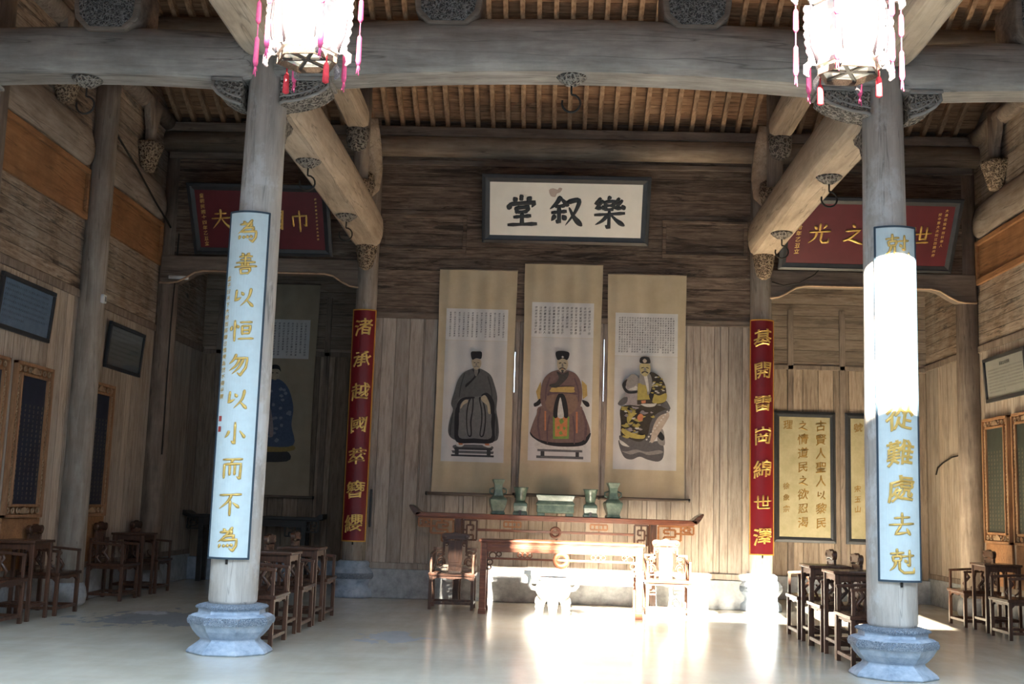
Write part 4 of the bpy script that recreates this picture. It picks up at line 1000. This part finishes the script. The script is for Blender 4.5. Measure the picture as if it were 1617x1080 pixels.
def make_tea_table(label, group):
    th = thing('tea_table', label, 'table', (0,0,0), 0, group)
    w2, d2 = .245, .225
    q = MB(); q.box(-w2-.015, w2+.015, -d2-.015, d2+.015, .832, .862); q.box(-w2+.02, w2-.02, -d2+.02, d2-.02, .855, .864); q.build('tabletop', DT, th, bevel=.008)
    for sx in (-1, 1):
        for sy in (-1, 1):
            q = MB(); x, y = sx*(w2-.021), sy*(d2-.021); q.box(x-.02, x+.02, y-.02, y+.02, 0, .835); q.build('leg', DW, th, bevel=.004)
    q = MB(); P = [(-1,.834),(1,.834),(1,.66),(.93,.70),(.88,.745),(.8,.765),(.2,.770),(0,.758),(-.2,.770),(-.8,.765),(-.88,.745),(-.93,.70),(-1,.66)]
    for s in (-1, 1):
        q.prism([(a*(w2-.04), b) for a, b in P], 'y', s*(d2-.021)-.008, s*(d2-.021)+.008)
        q.prism([(a*(d2-.04), b) for a, b in P], 'x', s*(w2-.021)-.008, s*(w2-.021)+.008)
    q.build('apron', DW, th)
    q = MB(); z = .16
    for s in (-1, 1): q.bar((-w2+.03, s*(d2-.021), z), (w2-.03, s*(d2-.021), z), .024, .03); q.bar((s*(w2-.021), -d2+.03, z), (s*(w2-.021), d2-.03, z), .024, .03)
    for i in range(1, 5): q.bar((-w2+.03+i*.088, -d2+.03, z), (-w2+.03+i*.088, d2-.03, z), .014)
    for i in range(1, 4): q.bar((-w2+.03, -d2+.03+i*.095, z), (w2-.03, -d2+.03+i*.095, z), .014)
    q.build('lattice_shelf', DW, th, bevel=.002)
    return th
G1, G2, G3, G4 = 'armchairs of the row by the left front column', 'armchairs of the row by the sunlit column', 'armchairs along the left wall', 'armchairs along the right wall'
chair = make_chair('dark carved armchair facing out, left of the offering table, white light on its crest', 'armchairs beside the offering table')
chair.location = (-1.40, 5.13, 0)
duplicate(chair, (1.50, 5.13, 0), 0, 'carved armchair right of the offering table, bleached by sunlight', 'armchairs beside the offering table')
q90 = PI/2
for y, lb in ((.72,'dark armchair nearest the left front column, half hidden behind its stone base'), (1.99,'dark armchair between the two tea tables behind the left front column'), (3.30,'dark armchair at the far end of the left middle row, by the rear column')):
    duplicate(chair, (-2.97, y, 0), q90, lb, G1)
for y, lb in ((.70,'dark armchair nearest the sunlit front column, partly behind its shaft'), (1.92,'dark armchair between the two tea tables left of the sunlit column'), (3.05,'dark armchair at the far end of the right middle row, its front edge sunlit')):
    duplicate(chair, (2.99, y, 0), -q90, lb, G2)
for y, lb in ((1.28,'dark armchair against the left wall cut by the picture edge'), (2.72,'dark armchair against the left wall below the nearer carved panel, beside the pillar'), (4.72,'dark armchair against the left wall just past the pillar'), (6.06,'dark armchair at the alcove end of the left wall row')):
    duplicate(chair, (-5.93, y, 0), q90, lb, G3)
for y, lb in ((3.75,'dark armchair against the right wall nearest the picture edge'), (5.25,'dark armchair against the right wall left of the tea table, under the carved panel')):
    duplicate(chair, (5.64, y, 0), -q90, lb, G4)
tab = make_tea_table('dark square tea table nearest the left front column', 'tea tables of the row by the left front column')
tab.location = (-2.97, 1.34, 0); tab.rotation_euler = (0,0,q90)
duplicate(tab, (-2.95, 2.63, 0), q90, 'dark square tea table further back in the left middle row', 'tea tables of the row by the left front column')
duplicate(tab, (2.98, 1.29, 0), -q90, 'dark square tea table nearest the sunlit front column', 'tea tables of the row by the sunlit column')
duplicate(tab, (2.99, 2.42, 0), -q90, 'dark square tea table further back left of the sunlit column', 'tea tables of the row by the sunlit column')
duplicate(tab, (-5.93, 2.0, 0), q90, 'dark tea table against the left wall before the pillar', 'tea tables along the left wall')
duplicate(tab, (-5.93, 5.44, 0), q90, 'dark tea table against the left wall past the pillar', 'tea tables along the left wall')
duplicate(tab, (5.66, 4.52, 0), -q90, 'dark tea table against the right wall between two armchairs', 'tea tables along the right wall')

def key_fret(q, x0, z0, w, h, y, t=.016, flip=1):
    """square spiral fretwork panel"""
    def X(u): return x0 + (u if flip > 0 else w-u)
    def b(a, c): q.bar((X(a[0]*w), y, z0+a[1]*h), (X(c[0]*w), y, z0+c[1]*h), t)
    for a, c in (((0,0),(1,0)),((1,0),(1,1)),((1,1),(0,1)),((0,1),(0,0)),((.25,.25),(.75,.25)),((.75,.25),(.75,.75)),((.75,.75),(.25,.75)),((.25,.75),(.25,.5)),((.25,.5),(.5,.5)),((.25,0),(.25,.25)),((1,.5),(.75,.5)),((.5,1),(.5,.75))): b(a, c)
# long altar table with upturned ends
th = thing('altar_table', 'long reddish altar table with upturned ends standing against the scroll wall', 'altar table', (-.02, 6.10, 0))
q = MB(); q.box(-2.02, 2.02, -.21, .21, 1.215, 1.272); q.box(-1.98, 1.98, -.19, .19, 1.195, 1.217); q.build('tabletop', 'red_rosewood', th, bevel=.006)
for sx in (-1, 1):
    q = MB(); q.prism([(sx*1.93,1.262),(sx*1.98,1.29),(sx*2.03,1.335),(sx*2.10,1.375),(sx*2.115,1.36),(sx*2.09,1.31),(sx*2.04,1.24),(sx*2.0,1.22)], 'y', -.21, .21); q.build('upturned_end', DT, th, bevel=.005)
    q = MB()
    for y in (-.15, .15): q.box(sx*1.40-.045, sx*1.40+.045, y-.035, y+.035, 0, 1.20)
    q.build('leg', DW, th, bevel=.005)
    q = MB(); q.bar((sx*1.40,-.12,.12),(sx*1.40,.12,.12), .05); q.bar((sx*1.40,-.12,.75),(sx*1.40,.12,.75), .04); q.build('leg_stretcher', DW, th)
    q = MB(); y = -.16
    x0 = sx*1.46 if sx > 0 else -1.98
    key_fret(q, *(1.47, .98) if sx > 0 else (-1.79, .98), .32, .20, y, .030, sx)
    key_fret(q, *(1.79, 1.075) if sx > 0 else (-1.97, 1.075), .18, .11, y, .026, -sx)
    key_fret(q, *(1.47, .87) if sx > 0 else (-1.63, .87), .16, .11, y, .026, sx)
    q.build('end_fretwork', 'amber_fretwork', th, bevel=.002)
    q = MB(); key_fret(q, *(1.13, .90) if sx > 0 else (-1.32, .90), .19, .28, y, .026, sx); q.build('inner_fretwork', DW, th, bevel=.002)
    q = MB(); xx = sx*.62
    for z, l in ((1.17,.12),(1.10,.12)): q.bar((xx-l, y, z), (xx+l, y, z), .022)
    for u in (-.12,-.06,.06,.12): q.bar((xx+u, y, 1.10), (xx+u, y, 1.17), .020)
    q.bar((xx, y, 1.06), (xx, y, 1.19), .014); q.build('small_fret', 'amber_fretwork', th)
q = MB(); q.box(-1.13, 1.13, -.172, -.148, 1.028, 1.064); q.build('rail', 'red_rosewood', th, bevel=.004)
q = MB(); q.ring((0,-.16,1.04), .065, .022, 'y', 22, 8, .7); q.build('ring_ornament', 'red_rosewood', th)
# offering table in front
th = thing('offering_table', 'long reddish offering table in front of the altar, sun on its right half', 'table', (.06, 4.80, 0))
q = MB(); q.box(-1.09, 1.09, -.30, .30, .925, .955); q.box(-1.07, 1.07, -.28, .28, .905, .927); q.build('tabletop', 'red_rosewood', th, bevel=.006)
q = MB()
for sy in (-1, 1): q.box(-1.03, 1.03, sy*.25-.018, sy*.25+.018, .80, .906); q.box(-1.03, 1.03, sy*.25-.024, sy*.25+.024, .845, .856)
for sx in (-1, 1): q.box(sx*1.03-.018, sx*1.03+.018, -.25, .25, .80, .906)
q.build('apron', 'red_rosewood', th, bevel=.004)
for sx in (-1, 1):
    for sy in (-1, 1):
        q = MB(); x, y = sx*1.02, sy*.25; q.box(x-.042, x+.042, y-.042, y+.042, .07, .91); q.prism([(x-.05,0),(x+.05,0),(x+.05,.05),(x+.042,.075),(x-.042,.075),(x-.05,.05)], 'y', y-.048, y+.048)
        q.build('leg', 'red_rosewood', th, bevel=.005)
q = MB(); q.box(-.98, .98, -.262, -.238, .70, .728); q.build('rail', 'red_rosewood', th, bevel=.004)
q = MB(); q.ring((0,-.25,.715), .080, .034, 'y', 24, 8, .6); q.build('ring_ornament', 'red_rosewood', th)
for sx in (-1, 1):
    q = MB()
    for i in range(3): q.ring((sx*.48+(i-1)*.065, -.25, .765), .030, .009, 'y', 12, 6)
    q.build('knot_ornament', 'red_rosewood', th)
    q = MB()
    for cx_, cz_, r_ in ((.90,.75,.045),(.935,.665,.035),(.945,.60,.026),(.82,.77,.03)): q.ring((sx*cx_, -.25, cz_), r_, .010, 'y', 14, 6)
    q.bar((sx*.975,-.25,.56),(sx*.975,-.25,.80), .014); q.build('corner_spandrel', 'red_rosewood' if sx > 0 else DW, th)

# dark altar table in the left alcove
th = thing('side_altar', 'black carved altar table with upturned ends in the dim left alcove', 'altar table', (-5.05, 8.62, 0))
q = MB(); q.box(-1.12, 1.12, -.19, .19, 1.05, 1.10)
for sx in (-1, 1): q.prism([(sx*1.05,1.10),(sx*1.13,1.15),(sx*1.18,1.16),(sx*1.18,1.08),(sx*1.10,1.05)], 'y', -.19, .19)
q.build('tabletop', 'black_wood', th, bevel=.005)
for sx in (-1, 1):
    q = MB()
    for y in (-.14, .14): q.box(sx*.86-.04, sx*.86+.04, y-.03, y+.03, 0, 1.05)
    q.build('leg', 'black_wood', th, bevel=.004)
    q = MB(); key_fret(q, *(.55, .78) if sx > 0 else (-.83, .78), .27, .26, -.15, .022, sx); key_fret(q, *(.90, .86) if sx > 0 else (-1.10, .86), .2, .18, -.15, .02, -sx); q.build('fretwork', 'black_wood', th)
q = MB(); q.box(-.85, .85, -.16, -.14, .93, 1.05); q.build('apron', 'black_wood', th)

# stone burner in front of the offering table
th = thing('incense_burner', 'white stone incense burner with upswept ears standing before the offering table', 'incense burner', (-.04, 4.12, 0))
q = MB(); q.lathe([(.05,.225),(.13,.235),(.195,.28),(.222,.34),(.225,.39),(.205,.45),(.185,.475),(.195,.49),(.215,.50),(.215,.525),(.185,.525),(.17,.47),(.15,.42),(.05,.40)], 32); q.build('bowl', 'white_stone', th)
for k in range(3):
    a = R(-90+120*k); d = Vector((math.cos(a), math.sin(a), 0)); q = MB()
    q.tube([d*.12+Vector((0,0,.30)), d*.185+Vector((0,0,.22)), d*.195+Vector((0,0,.12)), d*.19+Vector((0,0,.04)), d*.20+Vector((0,0,0))], [.075,.070,.052,.046,.058], 12); q.build('leg', 'white_stone', th)
    for z, r_ in ((.20,.03),(.14,.026),(.08,.024)):
        q2 = MB(); q2.lathe([(.004,-r_),(r_*.8,-r_*.6),(r_,0),(r_*.8,r_*.6),(.004,r_)], 8, tuple(d*.235+Vector((0,0,z)))); q2.build('leg_scallop', 'white_stone', th)
for sx in (-1, 1):
    q = MB(); q.tube([(sx*.20,0,.37),(sx*.27,0,.38),(sx*.305,0,.42),(sx*.30,0,.48),(sx*.305,0,.53),(sx*.34,0,.565)], [.035,.036,.034,.032,.036,.04], 10, flat=.8); q.box(*sorted((sx*.285,sx*.375)), -.035, .035, .545, .60); q.build('ear', 'white_stone', th, bevel=.008)

# green glazed vessels on the altar
TZ = 1.272
def square_vase(x, label):
    th = thing('square_vase', label, 'vase', (x, 6.06, TZ), R(8), 'square glazed vases on the altar')
    r2 = math.sqrt(2)
    q = MB(); q.lathe([(.095*r2,.0),(.10*r2,.02),(.085*r2,.05),(.115*r2,.15),(.125*r2,.21),(.11*r2,.235)], 4, a0=PI/4, smooth=False); q.build('body', 'green_glaze', th, bevel=.008)
    q = MB(); q.lathe([(.10*r2,.235),(.07*r2,.27),(.055*r2,.36),(.06*r2,.43),(.085*r2,.49),(.09*r2,.505),(.06*r2,.505)], 4, a0=PI/4, smooth=False); q.build('neck', 'green_glaze', th, bevel=.006)
    q = MB()
    for s in (-1, 1): q.tube([(s*.075,0,.29),(s*.12,0,.31),(s*.12,0,.36),(s*.065,0,.38)], .012, 8)
    q.build('handle', 'green_glaze', th)
def beaker(x, label):
    th = thing('beaker_vase', label, 'vase', (x, 6.04, TZ), 0, 'flared glazed beakers on the altar'); r2 = math.sqrt(2)
    q = MB(); q.lathe([(.105*r2,0),(.105*r2,.03),(.09*r2,.06),(.10*r2,.13),(.095*r2,.17),(.06*r2,.20)], 4, a0=PI/4, smooth=False); q.build('foot', 'green_glaze', th, bevel=.006)
    q = MB(); q.lathe([(.06,.19),(.075,.25),(.085,.32),(.10,.38),(.115,.40),(.10,.40),(.07,.30)], 20); q.build('cup', 'green_glaze', th)
    q = MB(); q.box(-.018, .018, -.108, -.09, .0, .07); q.build('slot', 'black_lacquer', th)
square_vase(-.865, 'tall dark green square vase left of the pair on the altar')
square_vase(.80, 'tall green square vase at the right end of the altar group, top catching light')
beaker(-.535, 'flared dark green beaker just right of the tall left vase')
beaker(.475, 'flared green beaker with bright rim left of the right tall vase')
th = thing('glazed_censer', 'wide green glazed rectangular censer in the middle of the altar', 'censer', (-.03, 6.05, TZ))
def rect_loft(prof):
    return [[(sx*a, sy*a*.5, z) for sx, sy in ((-1,-1),(1,-1),(1,1),(-1,1))] for a, z in prof]
q = MB(); q.sweep(None, rect_loft([(.25,.04),(.27,.06),(.265,.15),(.28,.165)])); q.build('body', 'green_glaze', th, bevel=.008)
q = MB(); q.sweep(None, rect_loft([(.285,.165),(.25,.22),(.275,.275),(.285,.30),(.25,.305)])); q.build('rim', 'green_glaze', th, bevel=.006)
q = MB()
for sx in (-1, 1): q.box(*sorted((sx*.15, sx*.26)), -.12, .12, 0, .042)
q.build('foot', 'green_glaze', th, bevel=.006)

# ================================================================== WALL PANELS AND FRAMES ON THE SIDE WALLS
def inscription_tablet(sx, yc, label, wid, panel, ink, group):
    th = thing('inscription_tablet', label, 'wall panel', (sx*(XW-.005), yc, 0), q90 if sx < 0 else -q90, group)
    z0, z1 = 1.09, 2.87; hw = wid/2; b = .155
    q = MB(); q.box(-hw+b-.02, hw-b+.02, -.035, -.01, z0+b, z1-b); q.build('panel', panel, th)
    q = MB()
    for (a, c, d, e) in ((-hw, hw, z0, z0+.035), (-hw, hw, z1-.035, z1), (-hw, -hw+.035, z0, z1), (hw-.035, hw, z0, z1), (-hw+b-.03, hw-b+.03, z0+b-.03, z0+b), (-hw+b-.03, hw-b+.03, z1-b, z1-b+.03), (-hw+b-.03, -hw+b, z0+b, z1-b), (hw-b, hw-b+.03, z0+b, z1-b)): q.box(a, c, -.06, 0, d, e)
    q.build('frame', 'amber_panel', th, bevel=.004)
    q = MB(); q.box(-hw+.03, hw-.03, -.012, 0, z0+.03, z1-.03); q.build('backing', 'orange_panel', th)
    q = MB()
    n = 7
    for s in (-1, 1):
        for i in range(n):
            z = z0 + b + (z1-z0-2*b)*(i+.5)/n; x = s*(hw-.08)
            for dz in (-.06, 0, .06): q.ring((x, -.035, z+dz), .024, .009, 'y', 10, 5)
            q.bar((x-.03,-.035,z-.10),(x+.03,-.035,z-.10), .014); q.bar((x-.03,-.035,z+.10),(x+.03,-.035,z+.10), .014)
    for z in (z0+.08, z1-.08):
        for i in range(-3, 4): q.ring((i*(hw-.1)/3, -.035, z), .030, .010, 'y', 10, 5)
        q.prism(smooth_loop([(-.12,z-.02),(0,z+.045),(.12,z-.02),(0,z-.035)], 3), 'y', -.05, -.02)
    q.build('openwork', 'carved_frame_wood', th)
    q = MB(); k = 5; fn = lambda u, v, w_: (u, -.0358-w_, v)
    c_ = 6
    for c in range(c_):
        for r_ in range(20):
            write(q, POOL[(k*3) % len(POOL)], fn, (hw-b-.05)*(1-2*c/(c_-1)), z1-b-.34-r_*.056, .040, 0); k += 1
    q.build('inscription', ink, th)
    q = MB(); q.box(-hw, hw, -.03, 0, .50, z0-.005); q.build('base_board', 'orange_panel', th, bevel=.004)
    return th
wood('amber_panel', (.22,.10,.045), (.34,.17,.08), (.45,.25,.13), 'z', .6, 1.5, .2, .3, False)
wood('carved_frame_wood', (.26,.15,.08), (.40,.26,.15), (.52,.37,.24), 'z', .6, 2, .2, .3, False)
GL_, GR_ = 'carved inscription panels on the left wall', 'carved inscription panels on the right wall'
inscription_tablet(-1, 1.36, 'carved frame inscription panel at the left picture edge, only its frame showing', .96, 'blue_black_panel', 'grey_gold', GL_)
inscription_tablet(-1, 2.50, 'blue black inscription panel in a carved amber frame left of the pillar', .96, 'blue_black_panel', 'grey_gold', GL_)
inscription_tablet(-1, 4.50, 'blue black inscription panel in a carved amber frame just past the pillar', .96, 'blue_black_panel', 'grey_gold', GL_)
inscription_tablet(1, 5.86, 'green black inscription panel in a carved amber frame below the white notice', .94, 'green_black_panel', 'grey_gold', GR_)
inscription_tablet(1, 4.78, 'green black inscription panel in a carved frame cut by the right picture edge', .94, 'green_black_panel', 'grey_gold', GR_)
def notice(sx, yc, z0, wid, hgt, label, paper, rows, title=None, cat='framed notice'):
    th = thing('framed_notice', label, cat, (sx*(XW-.004), yc, z0), q90 if sx < 0 else -q90)
    th.rotation_euler = (R(4), 0, q90 if sx < 0 else -q90)
    hw = wid/2; b = .05
    q = MB()
    for (a, c, d, e) in ((-hw,hw,0,b),(-hw,hw,hgt-b,hgt),(-hw,-hw+b,b,hgt-b),(hw-b,hw,b,hgt-b)): q.box(a, c, -.045, 0, d, e)
    q.build('frame', 'black_lacquer', th, bevel=.006)
    q = MB(); q.box(-hw+b-.01, hw-b+.01, -.018, -.004, b-.01, hgt-b+.01); q.build('sheet', paper, th)
    q = MB(); k = 11; fn = lambda u, v, w_: (u, -.0185-w_, v)
    if title:
        for i, ch in enumerate(title): write(q, ch, fn, (i-(len(title)-1)/2)*.062, hgt-b-.075, .055, .01, brush=False)
    top = hgt-b-(.14 if title else .06)
    for r_ in range(rows):
        n = int((wid-.26)/.042)
        for c in range(n if r_ < rows-1 else n//2): write(q, POOL[(k*5) % len(POOL)], fn, -hw+b+.09+c*.042, top-r_*(top-b-.04)/rows, .030, 0, brush=False); k += 1
    q.build('text', 'grey_ink', th)
    q = MB(); q.box(-hw+b-.005, hw-b+.005, -.030, -.026, b-.005, hgt-b+.005); q.build('glass', 'picture_glass', th)
notice(-1, 2.12, 3.17, 1.36, .62, 'bluish framed notice under glass on the left wall, cut by the picture edge', 'sky_reflection_paper', 7)
notice(-1, 5.25, 3.10, 1.34, .64, 'dark framed grey notice under glass on the left wall past the pillar', 'grey_paper', 7)
notice(1, 5.42, 3.10, 1.48, .64, 'white framed notice with a titled text on the right wall', 'white_paper', 8, '基開雷崗說明')

# ================================================================== LANTERNS
def make_lantern(label):
    th = thing('palace_lantern', label, 'lantern', (0,0,0), 0, 'painted glass palace lanterns')
    def hx(r_, z, k, off=0): a = R(30 + 60*k + off); return Vector((r_*math.cos(a), r_*math.sin(a), z if z < .06 else .06+(z-.06)*.77))
    rb, rm, rt, zb, zt = .215, .265, .255, .06, .62
    q = MB()
    for z, r_ in ((.62,.265),(.05,.217)):
        for k in range(6): q.bar(hx(r_, z, k), hx(r_, z, k+1), .022, .03)
    q.build('frame', 'lantern_timber', th)
    for k in range(6):
        q = MB(); q.tube([hx(.215,.05,k), hx(.262,.20,k), hx(.275,.38,k), hx(.262,.62,k)], .015, 7); q.build('corner_post', 'lantern_post_shade', th)
    for k in range(6):
        q = MB(); z_ = (.075, .22, .38, .61); r_ = (.212, .254, .266, .254)
        vs = [hx(rr, zz, k+j) for zz, rr in zip(z_, r_) for j in (.0, 1)]
        # both corners lie on the flat side
        q.add([hx(rr, zz, k+j) for zz, rr in zip(z_, r_) for j in (0, 1)] + [hx(rr-.004, zz, k+j) for zz, rr in zip(z_, r_) for j in (0, 1)],
              [(0,1,3,2),(2,3,5,4),(4,5,7,6),(8,10,11,9),(10,12,13,11),(12,14,15,13),(0,8,9,1),(6,7,15,14)])
        q.build('glass_pane', 'painted_lantern_glass', th)
    q = MB()
    for k in range(6):                                  # carved corner wings and bottom valance
        d = (hx(1,0,k)).normalized()
        side = Vector((-d.y, d.x, 0))*.006; n_ = 28
        zz = [.03+.44*i/n_ for i in range(n_+1)]; bow = lambda z: .225 + .05*math.sin(min(1, z/.30)*PI/2)
        outer = [d*(bow(z)+.036+.012*abs(math.sin(i*PI/4)))+Vector((0,0,z)) for i, z in enumerate(zz)]; inner = [d*bow(z)+Vector((0,0,z)) for z in zz]
        vs = [v+side for v in outer+inner]+[v-side for v in outer+inner]; N2 = n_+1
        fs = []
        for i in range(n_):
            fs += [(i,i+1,N2+i+1,N2+i),(2*N2+i,3*N2+i,3*N2+i+1,2*N2+i+1),(i,2*N2+i,2*N2+i+1,i+1),(N2+i,N2+i+1,3*N2+i+1,3*N2+i)]
        q.add(vs, fs)
        p = d*.26; q.tube([p+Vector((0,0,.06)), d*.30+Vector((0,0,.02)), d*.305+Vector((0,0,-.03)), d*.285+Vector((0,0,-.055))], [.018,.026,.020,.010], 7)
    q.build('carved_edging', 'lantern_carving', th)
    q = MB(); b6 = [hx(.205,.012,k) for k in range(6)]; q.add(b6+[p+Vector((0,0,.005)) for p in b6], [(0,1,2,3,4,5),(11,10,9,8,7,6)]+[(k,k+6,(k+1)%6+6,(k+1)%6) for k in range(6)]); q.build('bottom_glass', 'painted_lantern_glass', th)
    q = MB()
    for k in range(3): q.bar(hx(.205,-.002,k), hx(.205,-.002,k+3), .024, .016)
    q.build('bottom_cross', 'lantern_dark_bar', th)
    q = MB()
    for k in range(6): q.bar(hx(.212,-.012,k), hx(.212,-.012,k+1), .014, .042)
    q.build('bottom_valance', 'valance_carving', th)
    q = MB()
    q.lathe([(.255,.485),(.30,.52),(.33,.58),(.26,.62),(.18,.66),(.16,.85),(.20,.90),(.10,1.0),(.03,1.08)], 6, a0=R(30), smooth=False)
    for k in range(6):
        d = hx(1,0,k).normalized(); q.tube([d*.28+Vector((0,0,.54)), d*.345+Vector((0,0,.56)), d*.375+Vector((0,0,.545)), d*.385+Vector((0,0,.51)), d*.37+Vector((0,0,.47))], [.03,.035,.034,.028,.012], 8)
    q.build('canopy', 'lantern_carving', th)
    q = MB(); q.tube([(0,0,1.06),(0,0,2.1)], .012, 8); q.build('hanging_chain', 'iron', th)
    for k in range(6):
        d = hx(1,0,k).normalized(); p = d*.375; mat = 'tassel_pink'
        L0 = .60
        q = MB(); z = L0
        def V(z_): return (p.x, p.y, z_)
        q.tube([V(.48), V(-.03)], .004, 6)
        q.tube([V(.44), V(.425), V(.39), V(.29), V(.27)], [.007,.016,.018,.020,.010], 8)
        q.tube([V(.17), V(.155), V(.12), V(-.02), V(-.05)], [.007,.016,.017,.020,.013], 8)
        for j in range(4): q.tube([V(-.03), (p.x+.012*math.cos(j*1.6), p.y+.012*math.sin(j*1.6), -.085-.015*j)], .004, 5)
        q.build('tassel', mat, th)
    for k in (1, 4):
        p = hx(.20,0,k+.5); q = MB(); q.tube([(p.x,p.y,-.02),(p.x,p.y,-.07)], .006, 6); q.tube([(p.x,p.y,-.07),(p.x,p.y,-.09),(p.x,p.y,-.21),(p.x,p.y,-.22)], [.012,.020,.024,.010], 8); q.build('inner_tassel', 'tassel_red', th)
    return th
lan = make_lantern('hexagonal palace lantern with pink tassels hanging before the left front column'); lan.location = (-1.925, -3.0, 4.51); lan.rotation_euler = (0,0,R(26))
duplicate(lan, (1.895, -3.0, 4.49), R(34), 'hexagonal palace lantern with sun-bleached tassels hanging before the right front column')

# ================================================================== SMALL THINGS
th = thing('security_lamp', 'small white tube lamp on the corner post above the left alcove', 'lamp', (-6.06, 6.45, 4.72))
q = MB(); q.tube([(0,-.02,0),(.30,-.02,-.01)], .03, 10); q.build('tube', 'white_plastic', th)
q = MB(); q.tube([(.02,0,0),(0,.05,.05)], .02, 8); q.build('bracket', 'white_plastic', th)
th = thing('sensor', 'tiny white sensor fixed to the pillar on the left wall', 'sensor', (-5.955, 3.70, 3.88))
q = MB(); q.box(-.02, .03, -.05, .05, -.05, .06); q.build('case', 'white_plastic', th, bevel=.01)
q = MB(); q.box(.03, .034, -.02, .02, -.03, .03); q.build('lens', 'grey_paper', th)
th = thing('paper_carton', 'small whitish carton standing on the stone sill in the right alcove', 'box', (6.0, 8.895, .38))
q = MB(); q.box(-.07, .07, -.045, .045, 0, .18); q.build('carton', 'white_paper', th, bevel=.004)
q = MB(); q.box(-.05, .05, -.047, -.045, .05, .13); q.build('printed_label', 'yellow_edge', th)
q = MB(); q.tube([(-5.98,6.58,5.6),(-5.98,6.50,5.4),(-5.97,6.46,4.9),(-5.99,6.46,4.0),(-5.98,6.46,2.0)], .012, 6)
tag(q.build('power_cable', 'iron'), 'dark power cable running down the corner pillar of the left wall', 'cable', None, 'thing')
q = MB(); q.tube([(-6.09,3.95,6.22),(-6.08,4.8,5.98),(-6.08,5.6,5.72),(-6.09,6.42,5.50)], .016, 6)
tag(q.build('power_cable', 'iron'), 'dark cable sagging along the left wall above the orange band', 'cable', None, 'thing')
q = MB(); q.tube([(6.235,8.50,2.13),(6.225,8.38,2.24),(6.235,8.14,2.31),(6.225,7.70,2.38),(6.235,7.27,2.40)], [.012,.014,.011,.011,.008], 6)  # crack-like wall mark modelled as a thin dark tube
tag(q.build('crack_tube', 'iron'), 'short dark crack-like mark, raised as a tube, on the right wall beyond the corner pillar', 'wire', None, 'thing')
q = MB(); q.tube([(3.90,6.36,5.13),(3.78,6.37,4.99),(3.56,6.39,4.86),(3.32,6.39,4.815),(3.15,6.39,4.87)], .009, 6)
tag(q.build('power_cable', 'iron'), 'thin cable drooping below the right maroon plaque across the lintel', 'cable', None, 'thing')
